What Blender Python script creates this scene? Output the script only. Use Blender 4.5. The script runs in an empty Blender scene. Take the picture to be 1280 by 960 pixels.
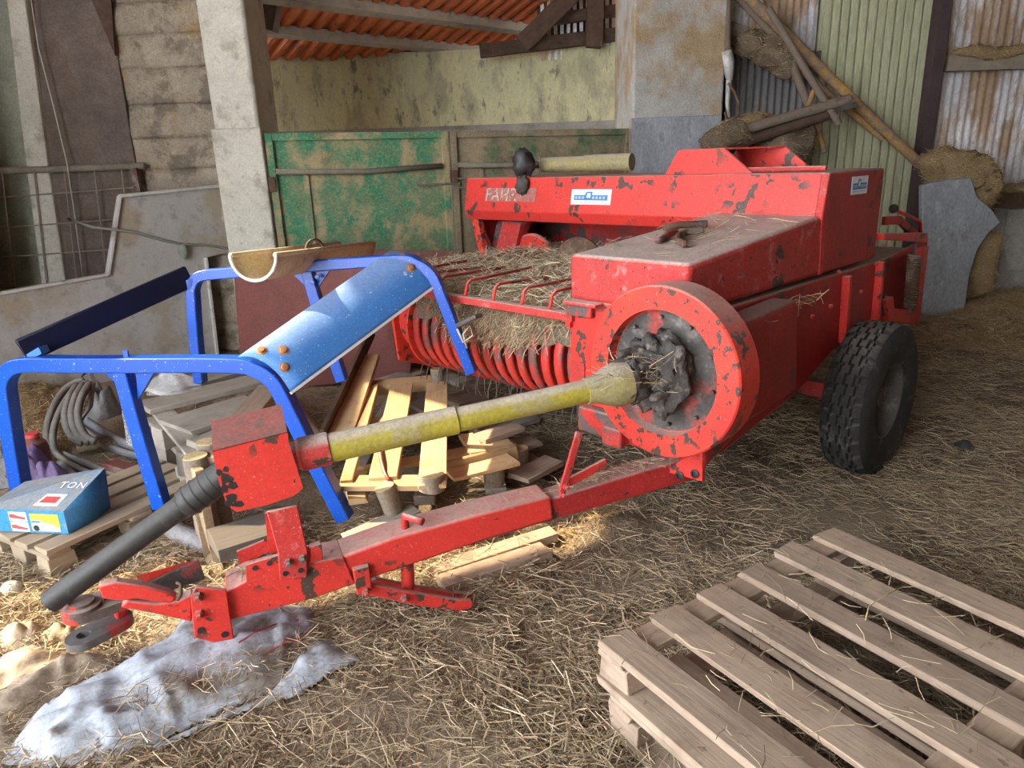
import bpy, bmesh, math, random
import numpy as np
from mathutils import Vector, Matrix, noise
random.seed(7); rng = np.random.default_rng(7)
SC = bpy.context.scene; COL = SC.collection

# ------------------------------------------------------------------ camera
F, PITCH, ROLL, EYE = 890.0, math.radians(17.2), math.radians(2.0), Vector((0, 0, 1.6))
_f = Vector((0, math.cos(PITCH), -math.sin(PITCH))); _r = Vector((1, 0, 0)); _u = _r.cross(_f)
CR = math.cos(ROLL) * _r - math.sin(ROLL) * _u
CU = math.sin(ROLL) * _r + math.cos(ROLL) * _u
cam = bpy.data.objects.new('camera', bpy.data.cameras.new('camera')); COL.objects.link(cam)
cam.data.sensor_width = 36; cam.data.lens = 36 * F / 1280; cam.data.clip_start = .02; cam.data.clip_end = 200
cam.matrix_world = Matrix(((CR.x, CU.x, -_f.x, EYE.x), (CR.y, CU.y, -_f.y, EYE.y), (CR.z, CU.z, -_f.z, EYE.z), (0, 0, 0, 1)))
SC.camera = cam
# ------------------------------------------------------------------ sky, sun, exposure
wd = bpy.data.worlds.new('sky'); SC.world = wd; wd.use_nodes = True
wd.node_tree.nodes['Background'].inputs[0].default_value = (.93, .965, 1.0, 1)
wd.node_tree.nodes['Background'].inputs[1].default_value = 4.2
SUN_AZ, SUN_EL = math.radians(-82), math.radians(43)
sl = bpy.data.lights.new('sun', 'SUN'); sl.energy = 5.2; sl.angle = math.radians(.6); sl.color = (1.0, .80, .52)
sun = bpy.data.objects.new('sun', sl); COL.objects.link(sun)
TOSUN = Vector((math.sin(SUN_AZ) * math.cos(SUN_EL), math.cos(SUN_AZ) * math.cos(SUN_EL), math.sin(SUN_EL)))
sun.rotation_euler = TOSUN.to_track_quat('Z', 'Y').to_euler(); sun.location = TOSUN * 20
SC.view_settings.view_transform = 'Standard'; SC.view_settings.look = 'None'
SC.view_settings.gamma = 1; SC.view_settings.use_curve_mapping = False
SC.view_settings.exposure = 1.62

# ------------------------------------------------------------------ pixel -> place helpers
def ray(x, y): return _f + (x - 640) / F * CR + (480 - y) / F * CU
def G(x, y, z=0.0):
    d = ray(x, y); return EYE + d * ((z - EYE.z) / d.z)
def PL(x, y, p, n):
    d = ray(x, y); n = Vector(n); return EYE + d * ((Vector(p) - EYE).dot(n) / d.dot(n))
def YP(x, y, depth): return PL(x, y, (0, depth, 0), (0, 1, 0))
def vplane(a, b):                       # vertical plane through two points -> mapper
    n = (b - a).cross(Vector((0, 0, 1))); return lambda x, y, off=0.0: PL(x, y, a + n.normalized() * off, n)
YAW = math.radians(46)
U = Vector((math.sin(YAW), math.cos(YAW), 0)); V = Vector((-math.cos(YAW), math.sin(YAW), 0)); Z = Vector((0, 0, 1))
MO = Vector((1.846, 3.472, 0))
MM = Matrix(((U.x, V.x, 0, MO.x), (U.y, V.y, 0, MO.y), (0, 0, 1, 0), (0, 0, 0, 1)))   # baler frame
MI = MM.inverted()
def FR(x, y, u): return MI @ PL(x, y, MO + u * U, U)
def SD(x, y, v): return MI @ PL(x, y, MO + v * V, V)

# ------------------------------------------------------------------ materials
def nodes(name):
    m = bpy.data.materials.new(name); m.use_nodes = True; nt = m.node_tree
    return m, nt, nt.nodes['Principled BSDF']
def c4(c): return (c[0], c[1], c[2], 1)
def N(nt, t, **kw):
    n = nt.nodes.new(t)
    for k, v in kw.items(): setattr(n, k, v)
    return n
def tex(nt, scale=(1, 1, 1), coord='Object'):
    tc = N(nt, 'ShaderNodeTexCoord'); mp = N(nt, 'ShaderNodeMapping'); mp.inputs['Scale'].default_value = scale
    nt.links.new(tc.outputs[coord], mp.inputs[0]); return mp.outputs[0]
def nz(nt, vec, scale, detail=4, rough=.6, dist=0):
    n = N(nt, 'ShaderNodeTexNoise'); n.inputs['Scale'].default_value = scale; n.inputs['Detail'].default_value = detail
    n.inputs['Roughness'].default_value = rough; n.inputs['Distortion'].default_value = dist
    nt.links.new(vec, n.inputs['Vector']); return n.outputs['Fac']
def ramp(nt, fac, a, b, ca=(0, 0, 0), cb=(1, 1, 1)):
    r = N(nt, 'ShaderNodeValToRGB'); e = r.color_ramp.elements
    e[0].position = a; e[1].position = b; e[0].color = c4(ca); e[1].color = c4(cb)
    nt.links.new(fac, r.inputs[0]); return r.outputs[0]
def mix(nt, fac, a, b, mode='MIX'):
    m = N(nt, 'ShaderNodeMix', data_type='RGBA', blend_type=mode)
    for sock, val in ((m.inputs[0], fac), (m.inputs[6], a), (m.inputs[7], b)):
        if isinstance(val, (int, float)): sock.default_value = val
        elif isinstance(val, tuple): sock.default_value = c4(val)
        else: nt.links.new(val, sock)
    return m.outputs[2]
def math_(nt, op, a, b=0.0, clamp=False):
    m = N(nt, 'ShaderNodeMath', operation=op, use_clamp=clamp)
    for s, v in ((m.inputs[0], a), (m.inputs[1], b)):
        if isinstance(v, (int, float)): s.default_value = v
        else: nt.links.new(v, s)
    return m.outputs[0]
def bump(nt, bs, h, strength, dist=.01):
    b = N(nt, 'ShaderNodeBump'); b.inputs['Strength'].default_value = strength; b.inputs['Distance'].default_value = dist
    nt.links.new(h, b.inputs['Height']); nt.links.new(b.outputs[0], bs.inputs['Normal'])
def surf(name, base, base2=None, vscale=3, rough=.7, metal=0, chips=None, dust=None, stains=None, bmp=None,
         stretch=(1, 1, 1), spec=.35, coord='Object', grain=.35):
    """paint / plaster / metal: two tones, chips (colour, scale, threshold), settled dust on what faces up, stains"""
    m, nt, bs = nodes(name); vec = tex(nt, stretch, coord)
    base2 = base2 or tuple(x * .82 for x in base)
    col = mix(nt, ramp(nt, nz(nt, vec, vscale, 5), .35, .68), base, base2)
    for st in (stains or []):
        c, sc, th, amt = st
        f = ramp(nt, nz(nt, vec, sc, 6, .65), th, th + .1)
        col = mix(nt, math_(nt, 'MULTIPLY', f, amt), col, c)
    if chips:
        c, sc, th, ss, st_ = (tuple(chips) + (chips[1] * 5, .69))[:5] if len(chips) == 3 else chips
        big = ramp(nt, nz(nt, vec, sc * .22, 2), .46, .52)
        ch = ramp(nt, nz(nt, vec, sc, 5, .55), th, th + .012)
        spk = ramp(nt, nz(nt, vec, ss, 2), st_, st_ + .01)
        col = mix(nt, math_(nt, 'MAXIMUM', math_(nt, 'MULTIPLY', ch, big), spk), col, c)
    if dust:
        c, amt = dust
        ge = N(nt, 'ShaderNodeNewGeometry'); sp = N(nt, 'ShaderNodeSeparateXYZ'); nt.links.new(ge.outputs['Normal'], sp.inputs[0])
        up = ramp(nt, sp.outputs[2], .45, .9)
        dn = ramp(nt, math_(nt, 'MULTIPLY_ADD', nz(nt, vec, 90, 6, .7), .6, ) , .22, .52); dn.node.inputs[0].links[0].from_node.inputs[2].default_value = 0; nt.links.new(math_(nt, 'MULTIPLY', nz(nt, vec, 9, 4), .4), dn.node.inputs[0].links[0].from_node.inputs[2])
        fac = math_(nt, 'MULTIPLY', up, math_(nt, 'MULTIPLY', dn, amt))
        speck = ramp(nt, nz(nt, vec, 130, 3), .64, .68)
        fac = math_(nt, 'MAXIMUM', fac, math_(nt, 'MULTIPLY', speck, .4 * amt))
        col = mix(nt, fac, col, c)
    if grain:
        g1 = ramp(nt, nz(nt, vec, 75, 6, .75), .32, .68, (1 - grain,) * 3, (1 + grain * .35,) * 3)
        g2 = ramp(nt, nz(nt, vec, 7, 6, .7), .33, .66, (1 - grain * .5,) * 3, (1 + grain * .2,) * 3)
        col = mix(nt, 1.0, mix(nt, 1.0, col, g1, 'MULTIPLY'), g2, 'MULTIPLY')
    nt.links.new(col, bs.inputs['Base Color'])
    bs.inputs['Roughness'].default_value = rough; bs.inputs['Metallic'].default_value = metal
    bs.inputs['Specular IOR Level'].default_value = spec
    if bmp: bump(nt, bs, nz(nt, vec, bmp[0], 6), bmp[1], bmp[2] if len(bmp) > 2 else .01)
    return m
def wood(name, a, b, dirt=(.08, .06, .045), damt=.5, grain=1.0, dust=.0, dustc=(.55, .50, .43)):
    """grain runs along the local x axis of each board"""
    m, nt, bs = nodes(name)
    tc = N(nt, 'ShaderNodeTexCoord'); oi = N(nt, 'ShaderNodeObjectInfo')
    ad = N(nt, 'ShaderNodeVectorMath', operation='ADD'); sc = N(nt, 'ShaderNodeVectorMath', operation='SCALE')
    cb = N(nt, 'ShaderNodeCombineXYZ'); nt.links.new(oi.outputs['Random'], cb.inputs[0]); nt.links.new(oi.outputs['Random'], cb.inputs[1])
    nt.links.new(cb.outputs[0], sc.inputs[0]); sc.inputs['Scale'].default_value = 37
    nt.links.new(tc.outputs['Object'], ad.inputs[0]); nt.links.new(sc.outputs[0], ad.inputs[1])
    mp = N(nt, 'ShaderNodeMapping'); mp.inputs['Scale'].default_value = (1.6, 22, 22); nt.links.new(ad.outputs[0], mp.inputs[0])
    g = nz(nt, mp.outputs[0], 3.0, 6, .65, .4)
    col = mix(nt, ramp(nt, g, .3, .72), a, b)
    tone = math_(nt, 'MULTIPLY_ADD', oi.outputs['Random'], .5); tone.node.inputs[2].default_value = .72
    col = mix(nt, 1.0, col, tone, 'MULTIPLY')
    blot = ramp(nt, nz(nt, ad.outputs[0], 5, 5, .65), .5, .75)
    col = mix(nt, math_(nt, 'MULTIPLY', blot, damt), col, dirt)
    sp_ = ramp(nt, nz(nt, ad.outputs[0], 38, 3), .66, .70)
    col = mix(nt, math_(nt, 'MULTIPLY', sp_, .6), col, dirt)
    if dust:
        col = mix(nt, math_(nt, 'MULTIPLY', ramp(nt, nz(nt, ad.outputs[0], 9, 6), .35, .7), dust), col, dustc)
    nt.links.new(col, bs.inputs['Base Color']); bs.inputs['Roughness'].default_value = .85; bs.inputs['Specular IOR Level'].default_value = .2
    bump(nt, bs, g, .5 * grain, .004)
    return m
def vcol_mat(name, rough=.8, spec=.2):
    m, nt, bs = nodes(name); a = N(nt, 'ShaderNodeVertexColor', layer_name='tone')
    nt.links.new(a.outputs[0], bs.inputs['Base Color']); bs.inputs['Roughness'].default_value = rough; bs.inputs['Specular IOR Level'].default_value = spec
    return m
def plain(name, c, rough=.6, metal=0, spec=.35): 
    m, nt, bs = nodes(name); vec = tex(nt)
    col = mix(nt, nz(nt, vec, 18, 4), tuple(x * .75 for x in c), tuple(min(1, x * 1.2) for x in c))
    nt.links.new(col, bs.inputs['Base Color']); bs.inputs['Roughness'].default_value = rough; bs.inputs['Metallic'].default_value = metal
    bs.inputs['Specular IOR Level'].default_value = spec
    return m

RUST = (.075, .045, .035); DUST = (.50, .43, .37)
RED, RED2 = (.66, .044, .034), (.56, .038, .03)
T = {}
T['red'] = surf('red paint worn', RED, RED2, 4, .42, grain=.18, chips=(RUST, 14, .57, 34, .715), dust=((.56, .43, .38), .85), bmp=(25, .06, .003))
T['red_chip'] = surf('red paint chipped', (.70, .055, .032), RED2, 5, .42, grain=.18, chips=((.075, .045, .035), 26, .55, 58, .665), dust=((.56, .43, .38), .8), bmp=(25, .1, .003))
T['red_rust'] = surf('red paint rubbed to steel', RED, (.40, .03, .025), 4, .5, chips=((.12, .09, .085), 9, .47), dust=((.40, .33, .29), .9), stains=[((.14, .11, .105), 6, .5, .6)])
T['red_dust'] = surf('red paint under dust', (.58, .04, .035), (.46, .05, .045), 4, .6, chips=(RUST, 9, .63), dust=((.60, .51, .46), 1.15), stains=[((.52, .40, .36), 14, .57, .35)])
T['red_dark'] = surf('dark and shaded red paint', (.44, .028, .026), (.36, .028, .028), 4, .5, chips=(RUST, 9, .6), dust=((.40, .33, .29), .9), bmp=(20, .08, .003))  # darker copy of the red; shade of side and inner parts in its colour
T['red_top'] = surf('rust-stained red top', (.34, .045, .04), (.22, .05, .045), 8, .6, stains=[((.08, .055, .05), 14, .52, .8)], dust=((.36, .27, .24), .3))
T['timber_dark'] = wood('dark grey timber', (.15, .13, .115), (.10, .088, .078), damt=.4)
T['grease'] = surf('grease and dust caked steel', (.055, .052, .05), (.12, .11, .10), 9, .75, stains=[((.46, .05, .04), 5, .50, .9), ((.20, .18, .17), 18, .55, .7)], bmp=(30, .7, .012))
T['grease_thick'] = surf('caked grease', (.10, .092, .088), (.045, .04, .038), 8, .7, stains=[((.26, .23, .20), 16, .55, .7)], bmp=(22, 1.0, .02))
T['steel'] = surf('worn steel', (.20, .19, .19), (.12, .11, .11), 7, .45, .5, stains=[((.10, .06, .04), 9, .5, .6)], bmp=(40, .15, .004))
T['rusty'] = surf('rusty steel', (.17, .09, .055), (.10, .06, .045), 8, .8, stains=[((.30, .25, .21), 7, .5, .6)], bmp=(40, .3, .004))
T['black'] = surf('black plastic', (.022, .021, .022), (.045, .043, .043), 6, .5, dust=((.16, .15, .14), .25), stains=[((.12, .11, .11), 14, .62, .5)])
T['yellow'] = surf('yellow plastic tube', (.40, .33, .035), (.30, .255, .06), 5, .5, dust=((.50, .44, .37), 1.0), stains=[((.14, .11, .07), 22, .62, .7), ((.40, .34, .25), 5, .55, .5)])
T['yellow_pale'] = surf('faded yellow plastic', (.34, .29, .12), (.25, .22, .12), 5, .6, dust=((.45, .40, .33), 1.0), stains=[((.16, .13, .09), 12, .58, .6)])
T['rubber'] = surf('tyre rubber', (.022, .021, .021), (.045, .042, .040), 5, .8, dust=((.20, .18, .16), .75), stains=[((.13, .12, .11), 10, .56, .6), ((.45, .44, .42), 30, .70, .7)], bmp=(35, .3, .006))
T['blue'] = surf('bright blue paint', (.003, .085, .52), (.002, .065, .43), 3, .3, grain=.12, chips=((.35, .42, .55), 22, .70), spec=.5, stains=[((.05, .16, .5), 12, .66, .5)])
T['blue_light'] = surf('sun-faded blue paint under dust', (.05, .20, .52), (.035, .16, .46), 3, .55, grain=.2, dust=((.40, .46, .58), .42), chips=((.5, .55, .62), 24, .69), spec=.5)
T['blue_dark'] = surf('dark blue paint', (.003, .006, .03), (.002, .004, .016), 3, .3, grain=.1, spec=.4)
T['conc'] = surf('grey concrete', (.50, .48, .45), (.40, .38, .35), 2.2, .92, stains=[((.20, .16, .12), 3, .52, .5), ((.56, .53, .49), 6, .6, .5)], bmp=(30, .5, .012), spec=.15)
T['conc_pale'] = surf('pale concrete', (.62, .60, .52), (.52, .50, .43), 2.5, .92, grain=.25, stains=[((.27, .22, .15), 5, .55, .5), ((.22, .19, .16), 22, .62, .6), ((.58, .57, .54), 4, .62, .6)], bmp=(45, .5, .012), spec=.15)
T['conc_straw'] = surf('concrete under chaff', (.54, .52, .49), (.44, .42, .39), 2, .95, stains=[((.43, .30, .16), 1.3, .46, .85), ((.44, .42, .41), 3.2, .6, .6)], bmp=(60, .8, .015), spec=.1)
T['conc_rough'] = surf('rough concrete', (.46, .39, .30), (.32, .275, .22), 3, .95, stains=[((.36, .25, .12), 2.4, .55, .8), ((.13, .105, .085), 5, .5, .6), ((.44, .42, .38), 7, .63, .7)], bmp=(28, 1.0, .03), spec=.1)
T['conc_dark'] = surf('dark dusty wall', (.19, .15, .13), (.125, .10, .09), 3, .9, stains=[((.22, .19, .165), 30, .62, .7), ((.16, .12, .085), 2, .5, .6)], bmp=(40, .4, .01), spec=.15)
T['conc_green'] = surf('greenish concrete', (.42, .43, .34), (.32, .34, .28), 2, .9, stains=[((.16, .18, .09), 3, .55, .5)], bmp=(30, .3, .01), spec=.15)
T['silo'] = surf('lime-yellow painted silo wall', (.84, .81, .50), (.74, .73, .48), 1.6, .85, grain=.2, stains=[((.17, .14, .12), 9, .57, .75), ((.42, .39, .28), 3, .52, .55), ((.24, .2, .16), 26, .60, .6)], stretch=(1, 1, .45), bmp=(30, .25, .008), spec=.15)
T['galv'] = surf('dull galvanised sheet', (.52, .505, .49), (.44, .425, .405), 2.5, .55, .2, grain=.14, stains=[((.42, .34, .23), 2.6, .48, .7), ((.26, .24, .23), 9, .55, .5), ((.47, .47, .48), 12, .62, .4)], bmp=(20, .08, .004))
T['galv_edge'] = surf('galvanised edge strip', (.66, .65, .64), (.55, .54, .53), 4, .5, .2, grain=.14, stains=[((.27, .22, .17), 6, .55, .6)])
T['slab'] = surf('rough blue-grey slab', (.40, .42, .46), (.31, .325, .35), 3, .8, stains=[((.22, .23, .25), 14, .54, .7), ((.52, .54, .58), 9, .58, .6)], stretch=(1, 1, .5), bmp=(25, .5, .012), spec=.2)
T['green'] = surf('green paint under chaff dust', (.06, .27, .14), (.09, .29, .17), 2, .7, stains=[((.28, .26, .15), 4, .45, .5), ((.50, .37, .21), 3.4, .49, .85), ((.44, .34, .20), 50, .52, .55), ((.10, .065, .06), 1.3, .60, .9)], stretch=(1, 1, 1), bmp=(70, .3, .006), spec=.2)
T['green_brown'] = surf('brown stained gate paint', (.42, .33, .21), (.22, .18, .13), 2.6, .8, stains=[((.05, .17, .08), 1.5, .56, .85), ((.10, .065, .06), 2.2, .55, .8)], bmp=(70, .3, .006), spec=.2)
T['rail'] = surf('dusty iron rail', (.26, .23, .18), (.19, .165, .13), 6, .8, stains=[((.12, .10, .08), 12, .6, .6)])
T['maroon'] = surf('red-brown faced board', (.20, .062, .052), (.17, .055, .048), 2, .6, stains=[((.30, .20, .17), 20, .68, .5)], dust=((.36, .28, .24), .6))
T['corr_white'] = surf('bright corrugated sheet with chaff', (.85, .83, .86), (.70, .67, .70), 2, .5, .1, stains=[((.46, .30, .17), 3.2, .47, .9), ((.26, .2, .16), 12, .57, .7)], stretch=(1, 1, .35), spec=.4)
T['corr_grey'] = surf('dark grey corrugated sheet', (.30, .30, .30), (.22, .21, .21), 2, .55, .3, stains=[((.26, .20, .14), 2.5, .56, .6)], stretch=(1, 1, .3))
T['corr_green'] = surf('pale green corrugated door', (.56, .56, .36), (.47, .48, .32), 1.5, .6, stains=[((.20, .185, .12), 5, .58, .6), ((.45, .43, .30), 2, .6, .5)], stretch=(1, 1, .15))
T['roof_red'] = surf('rust-red roof sheet', (.55, .15, .05), (.44, .11, .04), 2, .7, stains=[((.20, .06, .03), 4, .56, .6)])
T['beam_dark'] = wood('dark brown timber', (.085, .05, .036), (.055, .034, .026), damt=.4, dust=.25, dustc=(.20, .15, .11))
T['beam_grey'] = wood('dusty grey timber', (.30, .25, .20), (.22, .185, .15), damt=.4, dust=.5, dustc=(.36, .29, .21))
T['purple'] = surf('purple-brown steel post', (.085, .055, .060), (.065, .045, .048), 5, .6, stains=[((.25, .2, .15), 20, .66, .7)])
T['pallet_old'] = wood('weathered pallet wood', (.41, .305, .225), (.27, .20, .15), damt=.6, dust=.2, dustc=(.52, .45, .37))
T['pallet_grey'] = wood('grey dusty pallet wood', (.36, .33, .285), (.28, .255, .22), damt=.45, dust=.5, dustc=(.42, .385, .335))
T['pallet_new'] = wood('pale pallet wood', (.60, .42, .23), (.48, .33, .18), dirt=(.20, .13, .07), damt=.5)
T['pallet_new_dull'] = wood('dusty pale pallet wood', (.42, .33, .23), (.32, .25, .18), dirt=(.16, .12, .08), damt=.45, dust=.3, dustc=(.40, .34, .27))
T['bark'] = surf('round block bark side', (.33, .28, .22), (.24, .20, .16), 8, .9, stains=[((.14, .11, .085), 12, .58, .6)], bmp=(30, .4, .01), spec=.15)
T['log_end'] = surf('cut log end', (.64, .50, .28), (.55, .42, .23), 9, .85, stains=[((.30, .22, .13), 25, .63, .6)], spec=.15)
T['pole_rust'] = surf('orange rust pole', (.52, .29, .08), (.30, .23, .17), 9, .85, stains=[((.24, .19, .16), 11, .47, .85)], spec=.2)
T['pole_wood'] = surf('dusty round stick', (.26, .20, .155), (.20, .155, .125), 7, .9, stains=[((.12, .09, .07), 15, .6, .6)], spec=.2)
T['chaff'] = surf('heaped chaff', (.46, .33, .18), (.36, .25, .13), 14, .95, stains=[((.58, .45, .28), 50, .55, .8), ((.20, .135, .075), 40, .6, .8)], bmp=(70, 1.0, .02), spec=.1)
T['chaff_dark'] = surf('old grey chaff', (.30, .24, .165), (.22, .175, .125), 10, .95, stains=[((.40, .32, .22), 50, .56, .7), ((.12, .095, .07), 30, .58, .8)], bmp=(70, 1.0, .02), spec=.1)
T['sack'] = surf('pale woven plastic sack', (.46, .50, .57), (.38, .42, .48), 3, .55, stains=[((.20, .165, .125), 5, .50, .85), ((.24, .2, .15), 45, .56, .6)], bmp=(180, .15, .002))
T['sack_tan'] = surf('tan dusty sack', (.45, .37, .28), (.36, .29, .22), 4, .75, stains=[((.24, .18, .12), 6, .57, .8)], bmp=(60, .4, .006))
T['hose'] = surf('grey rubber hose', (.12, .115, .11), (.19, .18, .17), 6, .7, dust=((.30, .27, .24), .8))
T['hose_blue'] = surf('dusty blue-grey hose', (.10, .125, .16), (.20, .215, .235), 6, .6, dust=((.32, .30, .28), .8))
T['white'] = plain('white print', (.78, .78, .80), .5)
T['sblue'] = plain('blue print', (.03, .20, .50), .5)
T['stick_white'] = plain('white sticker film', (.72, .74, .78), .4)
T['cream_worn'] = surf('worn cream lettering', (.60, .50, .42), (.5, .36, .3), 8, .6, chips=((.45, .06, .05), 60, .5))
T['letter_dark'] = surf('bare patch where lettering wore off', (.30, .20, .17), (.42, .12, .10), 20, .7, stains=[((.5, .06, .05), 40, .52, .8)])
T['box_blue'] = surf('printed blue carton', (.05, .30, .56), (.04, .25, .50), 6, .55, stains=[((.30, .28, .25), 6, .60, .6)], dust=((.40, .35, .29), .8))
T['box_side'] = surf('deep blue carton end', (.035, .17, .34), (.03, .14, .29), 6, .6, stains=[((.25, .25, .25), 18, .64, .4)])
T['p_yellow'] = plain('yellow print', (.72, .48, .06), .5); T['p_red'] = plain('red print', (.62, .07, .07), .5)
T['p_grey'] = plain('grey print', (.40, .43, .50), .5); T['p_black'] = plain('black print', (.03, .03, .035), .5)
T['copper'] = plain('rusty bolt', (.42, .20, .09), .5, .3); T['red_bottle'] = surf('dull red canister', (.20, .05, .045), (.17, .09, .08), 8, .5, stains=[((.5, .05, .04), 9, .6, .8), ((.24, .2, .18), 7, .52, .6)])
T['purple_cloth'] = surf('purple film', (.16, .10, .24), (.10, .07, .15), 6, .5, bmp=(14, .6, .02))
T['trash'] = surf('grey crumpled film', (.30, .29, .30), (.18, .175, .18), 7, .5, bmp=(16, .6, .02)); T['twine'] = plain('twine', (.50, .36, .18), .9)
T['rope'] = plain('green grey rope', (.22, .24, .20), .9); T['rope_pale'] = plain('pale cord', (.46, .43, .38), .9); T['wire'] = plain('old wire', (.26, .22, .185), .7, .3)
T['gutter'] = surf('cream plastic gutter', (.62, .54, .38), (.54, .46, .32), 5, .6, stains=[((.3, .22, .14), 9, .6, .6)], dust=((.52, .43, .29), .6))
T['gutter_rim'] = plain('white gutter rim', (.66, .64, .63), .5); T['cloth_tan'] = surf('tan cloth', (.52, .42, .30), (.42, .34, .25), 6, .9, bmp=(25, .4, .01))
T['carton'] = surf('brown cardboard tube wrap', (.42, .31, .19), (.34, .25, .155), 4, .85, stains=[((.22, .17, .12), 7, .58, .5)], bmp=(14, .3, .01)); T['straw'] = vcol_mat('dry straw')
def _clear():
    m, nt, bs = nodes('clear plastic film'); bs.inputs['Base Color'].default_value = (.80, .84, .88, 1); bs.inputs['Roughness'].default_value = .18
    bs.inputs['Alpha'].default_value = .28; bs.inputs['Specular IOR Level'].default_value = .8
    bump(nt, bs, nz(nt, tex(nt), 25, 4), .6, .02); return m
T['clear'] = _clear()
def _floor():
    m, nt, bs = nodes('barn floor'); vec = tex(nt)
    dirt = mix(nt, ramp(nt, nz(nt, vec, 2.2, 6), .35, .65), (.175, .14, .108), (.27, .22, .165))
    st = N(nt, 'ShaderNodeTexVoronoi', feature='F1'); mp = tex(nt, (9, 60, 1)); nt.links.new(mp, st.inputs['Vector']); st.inputs['Scale'].default_value = 1
    chaff = mix(nt, nz(nt, vec, 60, 4), (.24, .185, .12), (.46, .37, .25))
    cov = ramp(nt, nz(nt, vec, 1.1, 5), .38, .60)
    col = mix(nt, math_(nt, 'MULTIPLY', cov, ramp(nt, nz(nt, vec, 45, 4), .35, .6)), dirt, chaff)
    nt.links.new(col, bs.inputs['Base Color']); bs.inputs['Roughness'].default_value = .95; bs.inputs['Specular IOR Level'].default_value = .1
    bump(nt, bs, nz(nt, vec, 40, 6), .8, .02); return m
T['floor'] = _floor()
T['bed'] = surf('trampled straw litter', (.27, .205, .145), (.175, .135, .10), 5, .95, stains=[((.38, .30, .20), 60, .52, .7), ((.11, .088, .068), 14, .56, .7)], bmp=(60, 1.0, .02), spec=.1)

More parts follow.
